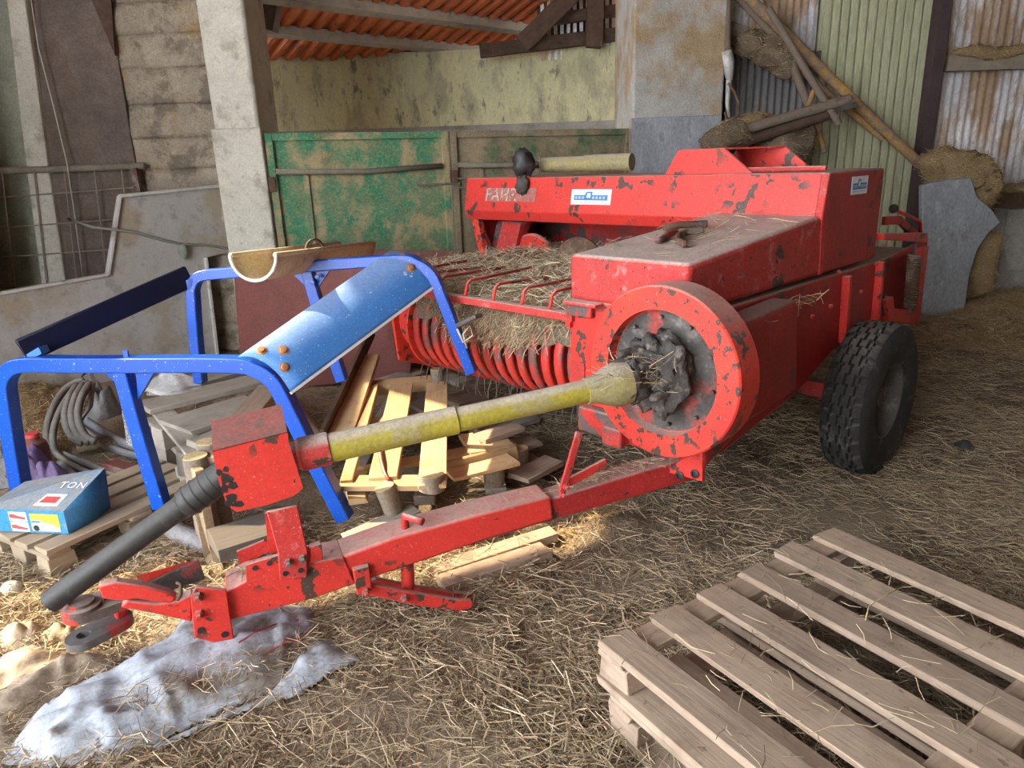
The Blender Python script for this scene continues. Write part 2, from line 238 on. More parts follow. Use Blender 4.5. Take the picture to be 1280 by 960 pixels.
# ------------------------------------------------------------------ mesh building
WM = {}                                   # world matrix of every root / part
def V3(p): return Vector(p) if len(p) == 3 else Vector((p[0], p[1], 0))
def frame(x, up=(0, 0, 1)):
    x = Vector(x).normalized(); up = Vector(up)
    if abs(x.dot(up)) > .98: up = Vector((0, 1, 0)) if abs(x.y) < .9 else Vector((1, 0, 0))
    y = up.cross(x).normalized(); z = x.cross(y); return x, y, z
class MB:
    def __init__(s): s.v = []; s.f = []
    def add(s, vs, fs):
        o = len(s.v); s.v += [Vector(p) for p in vs]; s.f += [tuple(i + o for i in f) for f in fs]; return s
    def box(s, c, size, ax=None):
        x, y, z = ax or (Vector((1, 0, 0)), Vector((0, 1, 0)), Vector((0, 0, 1))); c = Vector(c)
        a, b, d = (t / 2 for t in size)
        vs = [c + x * i * a + y * j * b + z * k * d for k in (-1, 1) for j in (-1, 1) for i in (-1, 1)]
        return s.add(vs, [(0, 2, 3, 1), (4, 5, 7, 6), (0, 1, 5, 4), (2, 6, 7, 3), (0, 4, 6, 2), (1, 3, 7, 5)])
    def bx(s, x0, x1, y0, y1, z0, z1): return s.box(((x0 + x1) / 2, (y0 + y1) / 2, (z0 + z1) / 2), (abs(x1 - x0), abs(y1 - y0), abs(z1 - z0)))
    def bar(s, p0, p1, w, h, up=(0, 0, 1)):
        p0, p1 = Vector(p0), Vector(p1); ax = frame(p1 - p0, up); return s.box((p0 + p1) / 2, ((p1 - p0).length, w, h), ax)
    def prism(s, poly, vec):
        poly = [Vector(p) for p in poly]; vec = Vector(vec); n = len(poly)
        nrm = sum(((poly[i] - poly[0]).cross(poly[(i + 1) % n] - poly[0]) for i in range(n)), Vector())
        if nrm.dot(vec) > 0: poly = poly[::-1]
        return s.add(poly + [p + vec for p in poly], [tuple(range(n)), tuple(range(2 * n - 1, n - 1, -1))] + [(i, i + n, (i + 1) % n + n, (i + 1) % n) for i in range(n)])
    def tube(s, pts, r, n=8, caps=True, closed=False):
        pts = [Vector(p) for p in pts]; m = len(pts); rad = r if isinstance(r, (list, tuple)) else [r] * m
        rings = []; prev = None
        for i in range(m):
            if closed: t = pts[(i + 1) % m] - pts[i - 1]
            else: t = pts[min(i + 1, m - 1)] - pts[max(i - 1, 0)]
            if t.length < 1e-9: t = Vector((0, 0, 1))
            t.normalize()
            if prev is None: _, y, z = frame(t)
            else:
                y = prev - t * prev.dot(t)
                if y.length < 1e-6: _, y, z = frame(t)
                y.normalize(); z = t.cross(y)
            prev = y
            rings.append([pts[i] + (y * math.cos(a) + z * math.sin(a)) * rad[i] for a in (2 * math.pi * k / n for k in range(n))])
        o = len(s.v)
        for rg in rings: s.v += rg
        for i in range(m if closed else m - 1):
            j = (i + 1) % m
            for k in range(n): s.f.append((o + i * n + k, o + i * n + (k + 1) % n, o + j * n + (k + 1) % n, o + j * n + k))
        if caps and not closed: s.f.append(tuple(o + k for k in range(n))[::-1]); s.f.append(tuple(o + (m - 1) * n + k for k in range(n)))
        return s
    def lathe(s, org, axis, prof, n=32, closed=False):
        org = Vector(org); x, y, z = frame(axis); o = len(s.v); m = len(prof)
        for k in range(n):
            a = 2 * math.pi * k / n; d = y * math.cos(a) + z * math.sin(a)
            for r, h in prof: s.v.append(org + x * h + d * r)
        for k in range(n):
            k2 = (k + 1) % n
            for i in range(m if closed else m - 1):
                j = (i + 1) % m; s.f.append((o + k * m + i, o + k2 * m + i, o + k2 * m + j, o + k * m + j))
        return s
    def grid(s, fn, nu, nv, closeu=False):
        o = len(s.v)
        for i in range(nu):
            for j in range(nv): s.v.append(Vector(fn(i / (nu if closeu else nu - 1), j / (nv - 1))))
        for i in range(nu if closeu else nu - 1):
            i2 = (i + 1) % nu
            for j in range(nv - 1): s.f.append((o + i * nv + j, o + i2 * nv + j, o + i2 * nv + j + 1, o + i * nv + j + 1))
        return s
    def strip(s, path, w, h, nrm):
        """rectangular section swept along a path lying in the plane of normal nrm: w in plane, h along nrm"""
        path = [Vector(p) for p in path]; nrm = Vector(nrm).normalized(); m = len(path); o = len(s.v)
        for i in range(m):
            a = (path[i] - path[i - 1]).normalized() if i else (path[1] - path[0]).normalized()
            b = (path[i + 1] - path[i]).normalized() if i < m - 1 else a
            t = (a + b).normalized(); side = nrm.cross(t).normalized(); k = 1 / max(.5, math.sqrt(max(.25, (1 + a.dot(b)) / 2)))
            for su, sv in ((-1, -1), (1, -1), (1, 1), (-1, 1)): s.v.append(path[i] + side * su * w / 2 * k + nrm * sv * h / 2)
        for i in range(m - 1):
            for k in range(4): s.f.append((o + i * 4 + k, o + i * 4 + (k + 1) % 4, o + i * 4 + 4 + (k + 1) % 4, o + i * 4 + 4 + k))
        s.f += [(o, o + 3, o + 2, o + 1), tuple(o + (m - 1) * 4 + k for k in range(4))]; return s
    def build(s, name, mat, parent=None, smooth=False, bevel=0.0, local=False, solid=0.0, segs=2, mat_w=None, sub=0):
        W = WM[parent.name] if parent is not None else None
        if parent is None:
            if mat_w is None:
                xs = [p.x for p in s.v]; ys = [p.y for p in s.v]; zs = [p.z for p in s.v]
                mat_w = Matrix.Translation(((min(xs) + max(xs)) / 2, (min(ys) + max(ys)) / 2, min(zs)))
            own = mat_w
        else: own = mat_w if mat_w is not None else W
        me = bpy.data.meshes.new(name)
        inv = Matrix.Identity(4) if local else own.inverted()
        me.from_pydata([tuple(inv @ p) for p in s.v], [], s.f); me.validate(); me.update()
        bm = bmesh.new(); bm.from_mesh(me); bmesh.ops.recalc_face_normals(bm, faces=bm.faces)
        bm.to_mesh(me); bm.free()
        if smooth: 
            for p in me.polygons: p.use_smooth = True
            if smooth != 'all': me.set_sharp_from_angle(angle=math.radians(smooth if smooth is not True else 38))
        ob = bpy.data.objects.new(name, me); COL.objects.link(ob)
        me.materials.append(T[mat] if isinstance(mat, str) else mat)
        if parent is None: ob.matrix_world = own
        else:
            ob.parent = parent; ob.matrix_basis = W.inverted() @ own
        WM[ob.name] = own
        if solid: md = ob.modifiers.new('thick', 'SOLIDIFY'); md.thickness = solid; md.offset = 0
        if bevel:
            md = ob.modifiers.new('edge', 'BEVEL'); md.width = bevel; md.segments = segs; md.limit_method = 'ANGLE'; md.angle_limit = math.radians(35)
            for p in me.polygons: p.use_smooth = True
            if not smooth: me.set_sharp_from_angle(angle=math.radians(25))
        if sub: md = ob.modifiers.new('smooth', 'SUBSURF'); md.levels = md.render_levels = sub
        return ob
def tag(o, label=None, cat=None, group=None, kind=None):
    if label: o['label'] = label
    if cat: o['category'] = cat
    if group: o['group'] = group
    if kind: o['kind'] = kind
    return o
def thing(name, label, cat, loc=(0, 0, 0), rotz=0.0, group=None, mw=None):
    o = bpy.data.objects.new(name, None); COL.objects.link(o); o.empty_display_size = .1
    m = mw if mw is not None else Matrix.Translation(Vector(loc)) @ Matrix.Rotation(rotz, 4, 'Z')
    o.matrix_world = m; WM[o.name] = m; return tag(o, label, cat, group)
def struct(o): return tag(o, kind='structure')
def boardm(a, b, up=(0, 0, 1)):
    x, y, z = frame(Vector(b) - Vector(a), up); c = (Vector(a) + Vector(b)) / 2
    return Matrix(((x.x, y.x, z.x, c.x), (x.y, y.y, z.y, c.y), (x.z, y.z, z.z, c.z), (0, 0, 0, 1)))
def board(name, a, b, w, t, mat, parent=None, up=(0, 0, 1), j=.004, top=True, bev=.003):
    """board with its top face (or centre) along a-b, own local x = grain"""
    a, b = Vector(a), Vector(b); m = boardm(a, b, up); zc = m.to_3x3() @ Vector((0, 0, 1))
    if top: m = Matrix.Translation(-zc * t / 2) @ m
    L = (b - a).length; mb = MB().box((0, 0, 0), (L, w, t))
    mb.v = [m @ (p + Vector((random.uniform(-j, j) * 2, random.uniform(-j, j), random.uniform(-j, j) * .5))) for p in mb.v]
    return mb.build(name, mat, parent, mat_w=m, bevel=bev, segs=1)
def qboard(name, q, z, t, mat, parent=None, **k):
    """board from the four pixel corners of its top face: two at one end, two at the other; z one height or (end, end)"""
    z = z if isinstance(z, tuple) else (z, z)
    p = [G(*q[0], z[0]), G(*q[1], z[0]), G(*q[2], z[1]), G(*q[3], z[1])]
    a = (p[0] + p[1]) / 2; b = (p[2] + p[3]) / 2; d = (b - a).normalized()
    w = ((p[1] - p[0]) - d * (p[1] - p[0]).dot(d)).length * .5 + ((p[3] - p[2]) - d * (p[3] - p[2]).dot(d)).length * .5
    return board(name, a, b, w, t, mat, parent, **k)
def corr(name, p0, wv, hv, pitch, depth, mat, parent=None, nrm=(0, -1, 0), trap=True):
    p0, wv, hv, nrm = Vector(p0), Vector(wv), Vector(hv), Vector(nrm); L = wv.length; wd_ = wv / L; n = max(1, int(L / pitch)); pts = []
    for i in range(n + 1):
        for fx, d in ((0, 0), (.30, 0), (.42, 1), (.78, 1), (.90, 0)) if trap else ((0, .0), (.16, .15), (.33, .8), (.5, 1), (.66, .8), (.83, .15)):
            x = (i + fx) * pitch
            if x <= L: pts.append((x, d * depth))
    mb = MB().grid(lambda u, v: p0 + wd_ * pts[round(u * (len(pts) - 1))][0] + nrm * pts[round(u * (len(pts) - 1))][1] + hv * v, len(pts), 2)
    return mb.build(name, mat, parent, smooth=False if trap else 60, solid=.004)
def inpoly(x, y, poly):
    c = False; n = len(poly)
    for i in range(n):
        x1, y1 = poly[i][:2]; x2, y2 = poly[i - 1][:2]
        if (y1 > y) != (y2 > y) and x < (x2 - x1) * (y - y1) / (y2 - y1) + x1: c = not c
    return c
def edge_dist(x, y, poly):
    d = 1e9
    for i in range(len(poly)):
        ax, ay = poly[i][:2]; bx, by = poly[i - 1][:2]; l = (bx - ax) ** 2 + (by - ay) ** 2
        t = max(0, min(1, ((x - ax) * (bx - ax) + (y - ay) * (by - ay)) / (l + 1e-12)))
        d = min(d, math.hypot(x - ax - t * (bx - ax), y - ay - t * (by - ay)))
    return d
def nearest(x, y, poly):
    best = (1e9, x, y)
    for i in range(len(poly)):
        ax, ay = poly[i][:2]; bx, by = poly[i - 1][:2]; l = (bx - ax) ** 2 + (by - ay) ** 2
        t = max(0, min(1, ((x - ax) * (bx - ax) + (y - ay) * (by - ay)) / (l + 1e-12))); px, py = ax + t * (bx - ax), ay + t * (by - ay)
        best = min(best, (math.hypot(x - px, y - py), px, py))
    return best[1:]
def mound(name, poly, hfun, mat, step=.03, z0=0.0, **k):
    """solid heap / cloth over a ground outline: height from hfun(x, y, distance to rim)"""
    xs = [p[0] for p in poly]; ys = [p[1] for p in poly]; idx = {}; mb = MB()
    nx, ny = int((max(xs) - min(xs)) / step) + 1, int((max(ys) - min(ys)) / step) + 1
    def vid(i, j):
        if (i, j) not in idx:
            x, y = min(xs) + i * step, min(ys) + j * step; d = edge_dist(x, y, poly) if inpoly(x, y, poly) else 0
            
            if d == 0: x, y = nearest(x, y, poly)
            idx[i, j] = len(mb.v); mb.v.append(Vector((x, y, z0 + hfun(x, y, d))))
        return idx[i, j]
    for i in range(nx):
        for j in range(ny):
            if inpoly(min(xs) + (i + .5) * step, min(ys) + (j + .5) * step, poly): mb.f.append((vid(i, j), vid(i + 1, j), vid(i + 1, j + 1), vid(i, j + 1)))
    return mb.build(name, mat, smooth='all', **k)
def fbm(x, y, s, o=4, seed=0.0): return noise.fractal(Vector((x * s, y * s, seed)), 1.0, 2.0, o)

# ------------------------------------------------------------------ the barn
fl = MB().grid(lambda u, v: (-9 + 20 * u, -5 + 18 * v, 0), 21, 21).build('floor', 'floor'); struct(fl)
SX = -4.3                                                   # unseen side wall; its added opening is shaped to throw the sun patch
def sun_hole(x, y, z=0.0):
    p = Vector((x, y, z)); t = (p.x - SX) / -TOSUN.x; q = p + TOSUN * t; return (q.y, q.z)
hole = [sun_hole(*p) for p in ((-2.6, 1.0), (-1.72, 1.68), (-1.18, 2.26), (-.62, 2.36), (-.25, 2.42), (.45, 2.78), (.55, 3.5), (-.05, 4.05), (-.5, 4.6), (-.55, 3.2), (-.95, 2.7), (-2.6, 2.45))]
def side_wall():
    bm = bmesh.new(); outer = [(.9, 0), (5.62, 0), (5.62, 5.2), (.9, 5.2)]      # wall stops short: opening added out of view for light from the left
    es = []
    for loop in (outer, hole):
        vs = [bm.verts.new((SX, a, b)) for a, b in loop]
        es += [bm.edges.new((vs[i], vs[(i + 1) % len(vs)])) for i in range(len(vs))]
    bmesh.ops.triangle_fill(bm, use_beauty=True, use_dissolve=False, edges=es)
    for f in list(bm.faces):
        c = f.calc_center_median()
        if inpoly(c.y, c.z, hole): bm.faces.remove(f)
    me = bpy.data.meshes.new('wall_side'); bm.to_mesh(me); bm.free()
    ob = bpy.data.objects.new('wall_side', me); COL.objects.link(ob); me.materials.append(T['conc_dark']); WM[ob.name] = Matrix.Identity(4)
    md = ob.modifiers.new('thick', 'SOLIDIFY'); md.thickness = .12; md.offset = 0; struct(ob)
side_wall()
struct(MB().prism([(-6.5, 6.0, 0), (SX - .05, 5.55, 0), (SX - .05, 5.62, 0), (-6.4, 6.07, 0), (-6.4, 6.8, 0), (-6.5, 6.8, 0)], (0, 0, 5.3)).build('wall_recess', 'conc_green'))  # added out of view to keep sky light from leaking in
struct(MB().bx(-2.2, 9.2, -3.6, -3.4, 0, 5.2).build('wall_front', 'conc_pale'))           # unseen, pale to bounce fill light; door opening to its left, behind the camera
struct(MB().bx(9.0, 9.2, -3.5, 9.0, 0, 5.2).build('wall_right', 'conc_pale'))  # unseen wall, made pale so that it bounces fill light
struct(MB().bx(-6.6, SX, 6.0, 6.8, 5.2, 5.3).build('ceiling_recess', 'beam_dark'))
struct(MB().bx(SX - .1, 9.2, -3.6, 8.4, 5.2, 5.3).build('ceiling', 'beam_dark'))

# back wall of corrugated sheets, right
BY = 8.0
def BW(x, y, d=BY): return YP(x, y, d)
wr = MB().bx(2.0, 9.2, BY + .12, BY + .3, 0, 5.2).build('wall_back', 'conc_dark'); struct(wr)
def sheet(name, px0, px1, ytop, ybot, pitch, depth, mat, trap=True, d=BY):
    a = BW(px0, (ytop + ybot) / 2, d); b = BW(px1, (ytop + ybot) / 2, d); zt = BW((px0 + px1) / 2, ytop, d).z; zb = BW((px0 + px1) / 2, ybot, d).z
    return corr(name, (a.x, d, zb), (b.x - a.x, 0, 0), (0, 0, zt - zb), pitch, depth, mat, wr, trap=trap)
sheet('corrugated_sheet', 905, 1030, -190, 70, .075, .02, 'corr_white', False)
sheet('corrugated_sheet', 905, 1022, 66, 260, .075, .035, 'corr_grey', False, BY - .02)
sheet('corrugated_sheet', 1178, 1420, -190, 82, .085, .02, 'corr_white', False)
sheet('corrugated_sheet', 1166, 1420, 76, 252, .085, .02, 'corr_white', False)
# pale green door: separate boards with a rib each
dr = MB().bx(BW(1018, 100).x, BW(1166, 100).x, BY - .0, BY + .06, .05, 4.4).build('door_1', 'corr_green'); struct(dr)
x0, x1 = BW(1020, 100).x, BW(1164, 100).x; n = 13
for i in range(n):
    xa = x0 + (x1 - x0) * i / n; w = (x1 - x0) / n
    MB().bx(xa + .008, xa + w - .008, BY - .03, BY + .0, .06, 4.4).build('door_panel', 'corr_green', dr, bevel=.006)
struct(MB().bx(BW(1152, 100).x, BW(1167, 100).x, BY - .16, BY - .02, 0, 5.1).build('trim_1', 'purple', bevel=.004))
struct(board('trim_2', (BW(1174, 60).x, BY - .04, 0), (BW(1174, 60).x, BY - .04, 5.1), .09, .05, 'beam_grey', top=False, up=(0, 1, 0)))
struct(board('trim_3', (BW(1176, 79).x, BY - .08, BW(1230, 79).z), (9, BY - .08, BW(1230, 79).z - .02), .10, .15, 'beam_grey', top=False))
struct(board('trim_4', (BW(1222, 246, BY - .15).x, BY - .2, BW(1250, 248).z), (9, BY - .2, BW(1250, 248).z), .34, .15, 'beam_dark', top=False))
struct(board('trim_5', (BW(905, 62).x, BY - .07, BW(905, 42).z), (BW(1004, 95).x, BY - .07, BW(1004, 84).z), .12, .2, 'beam_grey', top=False))
lw = MB().bx(BW(1228, 300).x, 9.0, BY - .12, BY - .0, 0, BW(1250, 256).z).build('wall_low', 'conc'); struct(lw)
for i in range(3):
    xa = BW(1240, 320).x + i * .62; MB().bx(xa, xa + .6, BY - .15, BY - .12, .28, BW(1250, 258).z - .02).build('panel', 'conc', lw, bevel=.008)

# centre column with its side face
cxl, cxr = YP(791, 150, 7.55).x, YP(899, 150, 7.55).x
cl = MB().prism([(cxl, 7.55, 0), (cxr + .03, 7.55, 0), (cxr + .05, 8.12, 0), (cxl - .0, 8.8, 0)], (0, 0, 5.2)).build('trim_6', 'conc_straw', bevel=.02); struct(cl)
MB().bx(cxl - .015, cxr + .02, 7.525, 7.55, 0, YP(840, 146, 7.55).z).build('panel', 'slab', cl, bevel=.006)
# left column
q0, q1 = YP(258, 100, 6.2).x, YP(316, 100, 6.2).x
lc = MB().prism([(q0, 6.2, 0), (q1, 6.2, 0), (q1 + .01, 6.72, 0), (q0, 6.72, 0)], (0, 0, 5.2)).build('trim_7', 'conc_pale', bevel=.03); struct(lc)
zc = YP(300, 160, 6.2).z
MB().bx(q0 - .02, q1 + .015, 6.175, 6.3, 0, zc).build('plinth', 'conc_pale', lc, bevel=.012)
# rough wall in courses between the column and the side
rw = MB().bx(-9, q0 + .1, 6.72, 6.9, 0, 5.2).build('wall_left', 'conc_green'); struct(rw)
xa, xb = YP(128, 120, 6.6).x, q0 + .03; zz = 0.0; i = 0
while zz < 4.2:
    h = random.uniform(.24, .32); MB().grid(lambda u, v: (xa + (xb - xa) * u, 6.55 - .012 * math.sin(v * 3.14) ** .3 + .03 * fbm(u * 1.3, v * .35 + i * .35, 5), zz + h * v), 24, 8).build('course', 'conc_rough', rw, smooth='all', solid=.02); zz += h - .002; i += 1
# brown slanted sheet and pale pilaster at the far left
bp = vplane(Vector((-9, 6.5, 0)), Vector((0, 6.5, 0)))
tp = MB().prism([bp(38, -40), bp(128, -40), bp(174, 235), bp(182, 420), bp(60, 420), bp(62, 240)], (0, .04, 0)).build('trim_8', 'conc_dark', bevel=.004); struct(tp)
tp = MB().prism([bp(100, -40), bp(138, -40), bp(146, 70)], (0, -.03, 0)).build('trim_9', 'beam_dark'); struct(tp)
tp = MB().prism([bp(-6, -120, .05), bp(14, -120, .05), bp(60, 210, .05), bp(92, 420, .05), bp(60, 420, .05), bp(30, 190, .05)], (0, .1, 0)).build('trim_10', 'conc_pale', bevel=.01); struct(tp)
tag(MB().tube([bp(36, -20, .1), bp(48, 60, .1), bp(66, 130, .1), bp(84, 205, .1), bp(92, 260, .1), bp(104, 350, .1)], .006, 5).build('hanging_cord', 'rope_pale', smooth='all'), 'thin pale cord hanging down the dark slanted sheet', 'cord')

# silo wall: shallow arc seen over the green gates
arc = [G(px, py, 3.1) for px, py in ((300, 58), (345, 60), (410, 64), (480, 66), (560, 63), (640, 58), (700, 54), (768, 48), (800, 46))]
pts = [(p.x, p.y) for p in arc]
sw = MB(); m = len(pts)
for zv, off in ((0, 0), (3.1, 0), (3.1, .18), (0, .18)): sw.v += [Vector((x, y + off, zv)) for x, y in pts]
for a in range(3): sw.f += [(a * m + i, a * m + i + 1, a * m + m + i + 1, a * m + m + i) for i in range(m - 1)]
struct(sw.build('wall_silo', 'silo', smooth='all'))
sw.v and None
struct(MB().tube([(x, y - .05, YP(560, 160, y).z - .03) for x, y in pts], .06, 6).build('trim_11', 'conc'))
# red roof over it, sinking away to the far left, on purlins
HD = Vector((math.sin(math.radians(48)), math.cos(math.radians(48)), 0)); RD = Vector((math.sin(math.radians(-42)), math.cos(math.radians(-42)), 0)) * math.cos(math.radians(17)) - Vector((0, 0, math.sin(math.radians(17))))
RN = HD.cross(RD).normalized(); RN = RN if RN.z < 0 else -RN
Q0 = YP(440, 46, 9.75)
rf = MB().box(Q0 + HD * 1 - RN * .12 - RD * 1.5, (13, 7.5, .02), (HD, RD, RN)).build('ceiling_far', 'roof_red'); struct(rf)
for i in range(8):
    o = Q0 - HD * 4.2 + HD * 1.2 * i + RD * 2.2 - RN * .08
    corr('roof_sheet', o, HD * 1.195, -RD * 7.0, .20, .045, 'roof_red', rf, nrm=RN)
def purlin(nm, px, py, w, h, mat):
    p = PL(px, py, Q0, RN); struct(board(nm, p - HD * 5 , p + HD * 6, w, h, mat, up=-RN, top=False))
purlin('trim_12', 440, 48, .10, .12, 'beam_grey'); purlin('trim_13', 490, 14, .12, .14, 'beam_grey')
# gable beside the roof: posts, rails, light slats
ga = MB().bx(YP(672, 30, 10.4).x, YP(810, 30, 10.4).x, 10.45, 10.5, 2.8, 5.2).build('wall_gable', 'beam_dark'); struct(ga)
for i in range(16):
    x = YP(676, 30, 10.35).x + i * .085; MB().bx(x, x + .045, 10.33, 10.37, 2.9, 5.1).build('slat', 'corr_white', ga)
for a, b, w in (((742, 60), (746, -60), .20), ((652, 56), (722, -14), .22)):
    struct(board('trim_%d' % (14 + (a[0] < 700)), YP(*a, 9.9), YP(*b, 9.9), w, .12, 'beam_dark', up=(0, 1, 0), top=False))
struct(board('trim_16', YP(680, 26, 10.2), YP(800, 9, 10.2), .14, .1, 'beam_dark', up=(0, 1, 0), top=False))
struct(board('trim_17', YP(600, 64, 10.1), YP(800, 40, 10.1), .16, .12, 'beam_dark', up=(0, 1, 0), top=False))
struct(MB().bx(-9, 9.2, 13.0, 13.1, 0, 6.5).build('wall_far', 'beam_dark'))
struct(board('trim_18', YP(330, 36, 8.6), YP(346, -60, 8.6), .25, .2, 'beam_dark', up=(0, 1, 0), top=False))
struct(MB().bx(-9, q0, 6.9, 13, 3.4, 3.5).build('ceiling_left', 'beam_dark'))

# ------------------------------------------------------------------ green gates
gA, gB = Vector((-1.92, 6.3, 0)), Vector((1.27, 7.82, 0)); GT = vplane(gA, gB); gn = (gB - gA).cross(Z).normalized()
if gn.y > 0: gn = -gn
def gate(pxa, pxb, label, mat, latch):
    a = GT(pxa, 300); b = GT(pxb, 300); d = (b - a); d.z = 0; L = d.length; d.normalize(); a.z = 0; zt = 1.905
    t = thing('steel_gate', label, 'gate', a, math.atan2(d.y, d.x))
    ax = (d, gn, Z)
    MB().box(a + d * L / 2 + Z * (zt + .06) / 2, (L, .02, zt - .06), ax).build('gate_sheet', mat, t)
    for s in (.03, L - .03): MB().box(a + d * s + gn * .02 + Z * (zt + .06) / 2, (.06, .06, zt - .06), ax).build('gate_post', mat, t, bevel=.005)
    for z in (zt - .03, .12): MB().box(a + d * L / 2 + gn * .02 + Z * z, (L, .05, .06), ax).build('gate_frame', mat, t, bevel=.004)
    MB().box(a + d * .30 + gn * .02 + Z * (1.585 / 2), (.045, .03, 1.55), ax).build('brace', mat, t)
    MB().tube([a + d * .05 + gn * .07 + Z * 1.60, a + d * (L * .5) + gn * .07 + Z * 1.575, a + d * (L - .08) + gn * .07 + Z * 1.60], .024, 8).build('rail', 'rail', t, smooth='all')
    if latch:
        p = a + d * (L - .33) + gn * .06 + Z * 1.44
        MB().tube([p, p + d * .42], .012, 6).build('bolt', 'rail', t); o = p + d * .36
        MB().tube([o + Z * .04, o + d * .14 + Z * .04, o + d * .18, o + d * .14 - Z * .04, o - Z * .04], .009, 6, closed=True).build('latch_loop', 'rail', t, smooth='all')
    for z in (.35, 1.5): MB().box(a + d * .01 + gn * .05 + Z * z, (.05, .05, .12), ax).build('hinge', 'rusty', t)
gate(346, 565, 'green painted steel gate with chaff dust and a sliding bolt at its edge', 'green', True)
gate(568, 784, 'brown stained steel gate behind the red hood with worn green paint', 'green_brown', False)
struct(MB().box(GT(338, 300, 0) * 1.0 + Vector((0, .02, .96 - GT(338, 300).z)), (.10, .08, 1.93), ((gB - gA).normalized(), gn, Z)).build('trim_19', 'conc_dark'))

# ------------------------------------------------------------------ left side: mesh hurdle, grey sheet, red-brown boards
hp = vplane(Vector((-9, 6.44, 0)), Vector((0, 6.44, 0)))
hd = thing('mesh_hurdle', 'wire mesh hurdle with a dusty round top pipe behind the grey sheet', 'fence', (hp(90, 210).x, 6.44, 0))
MB().tube([hp(-160, 216), hp(-20, 214), hp(90, 211), hp(181, 207)], .03, 10).build('top_pipe', 'rail', hd, smooth='all')
MB().bar(hp(170, 210, .0), Vector((hp(172, 210).x, 6.44, 0)), .11, .05, (1, 0, 0)).build('post', 'rusty', hd)
for y in (243, 281, 318, 356, 396, 436): MB().tube([hp(-160, y + 16, .01), hp(172, y - 9, .01)], .0065, 5).build('wire', 'wire', hd)
for x in (-110, -70, -30, 2, 42, 80, 118, 152): MB().tube([hp(x, 212, .02), hp(x + 26, 440, .02)], .006, 5).build('wire', 'wire', hd)
pa, pb = G(-60, 520), G(268, 446)
gp = vplane(pa, pb); gnn = (pb - pa).cross(Z).normalized(); gnn = gnn if gnn.y < 0 else -gnn
gs = thing('galvanised_sheet', 'large grey galvanised sheet with a stepped top edge standing against the mesh hurdle', 'metal sheet', ((pa.x + pb.x) / 2, (pa.y + pb.y) / 2, 0))
poly = [(-60, 380), (0, 366), (133, 343), (148, 245), (278, 232), (297, 312), (255, 322), (262, 380), (270, 447), (-60, 521)]
MB().prism([gp(*p) for p in poly], gnn * .02).build('sheet', 'galv', gs)
for i in (0, 1, 2, 3, 4, 6, 7):
    a, b = gp(*poly[i]), gp(*poly[i + 1]); MB().bar(a + gnn * .022, b + gnn * .022, .055, .024, gnn.cross(b - a)).build('edge_strip', 'galv_edge', gs, bevel=.004)
rp = lambda x, y: gp(x, y) + gnn * .05
tag(MB().tube([hp(85, 274, .03), rp(112, 284), rp(135, 286), rp(165, 290), rp(200, 300), rp(222, 305), rp(255, 306), rp(285, 311), rp(300, 312)], .011, 6).build('rope', 'rope', smooth='all'), 'old grey rope tied across the galvanised sheet', 'rope')
tag(MB().lathe(rp(226, 314), (0, 0, 1), [(0, -.07), (.03, -.05), (.042, 0), (.035, .045), (0, .07)], 10).build('rope_knot', 'rope', smooth='all'), 'frayed rope knot hanging on the galvanised sheet', 'knot')
mp_ = vplane(Vector((-1.95, 5.35, 0)), Vector((-.55, 5.0, 0)))
tag(MB().prism([mp_(290, 318), mp_(515, 322), mp_(520, 400), mp_(512, 470), mp_(304, 492)], (0, .02, 0)).build('panel_board', 'maroon', bevel=.003), 'large red-brown faced board standing behind the blue cab frame', 'board')
m2 = vplane(Vector((-1.6, 5.75, 0)), Vector((.2, 5.55, 0)))
tag(MB().prism([m2(452, 321), m2(584, 323), m2(586, 440), m2(452, 440)], (0, .02, 0)).build('panel_board', 'maroon', bevel=.003), 'red-brown board leaning against the green gate beside the baler', 'board')
tag(MB().prism([m2(430, 312, -.25), m2(566, 314, -.25), m2(568, 440, -.25), m2(430, 440, -.25)], (0, .02, 0)).build('panel_board', 'maroon', bevel=.003), 'narrow red-brown board rearmost against the green gate', 'board')

# ------------------------------------------------------------------ the red baler (built in its own frame: x rearwards, y to the pickup side)
BL = thing('hay_baler', 'red worn hay baler with a big flywheel, pickup reel and long drawbar', 'baler', mw=MM)
def bp_(mb, name, mat, parent=None, **k): return mb.build(name, mat, parent or BL, local=True, **k)
VR, VL = .17, .74
def side_prism(pxs, v, depth):          # outline traced on the right side plane v, thickness towards the pickup side
    return MB().prism([SD(x, y, v) for x, y in pxs], (0, depth, 0))
# chamber, gear cover, hood
ch = bp_(MB().prism([(-1.45, VR, .46), (-1.2, VR, .40), (-.48, VR, .50), (-.10, VR, .63), (.5, VR, .60), (1.05, VR, .58), (1.05, VR, 1.03), (-1.45, VR, 1.03)], (0, VL - VR, 0)), 'chamber', 'red_dark', bevel=.012)
for a, b in (((1059, 345), (1054, 428)), ((1101, 327), (1094, 402))):
    p, q = SD(*a, VR - .02), SD(*b, VR - .02); bp_(MB().bar(p, q, .035, .04, (0, 1, 0)), 'stiffener', 'red', bevel=.004)
for a in ((1037, 383), (1014, 396), (1075, 365), (1047, 340), (1094, 330)): bp_(MB().lathe(SD(*a, VR - .0), (0, -1, 0), [(.013, 0), (.013, .010), (.006, .016), (0, .016)], 6), 'bolt', 'red_dust')
cv = [(885, 415), (917, 408), (998, 374), (998, 488), (936, 529), (905, 563), (880, 590)]
bp_(MB().prism([SD(x, y, .06) for x, y in cv], (0, .12, 0)), 'gear_cover', 'red_dark', bevel=.022, segs=3)
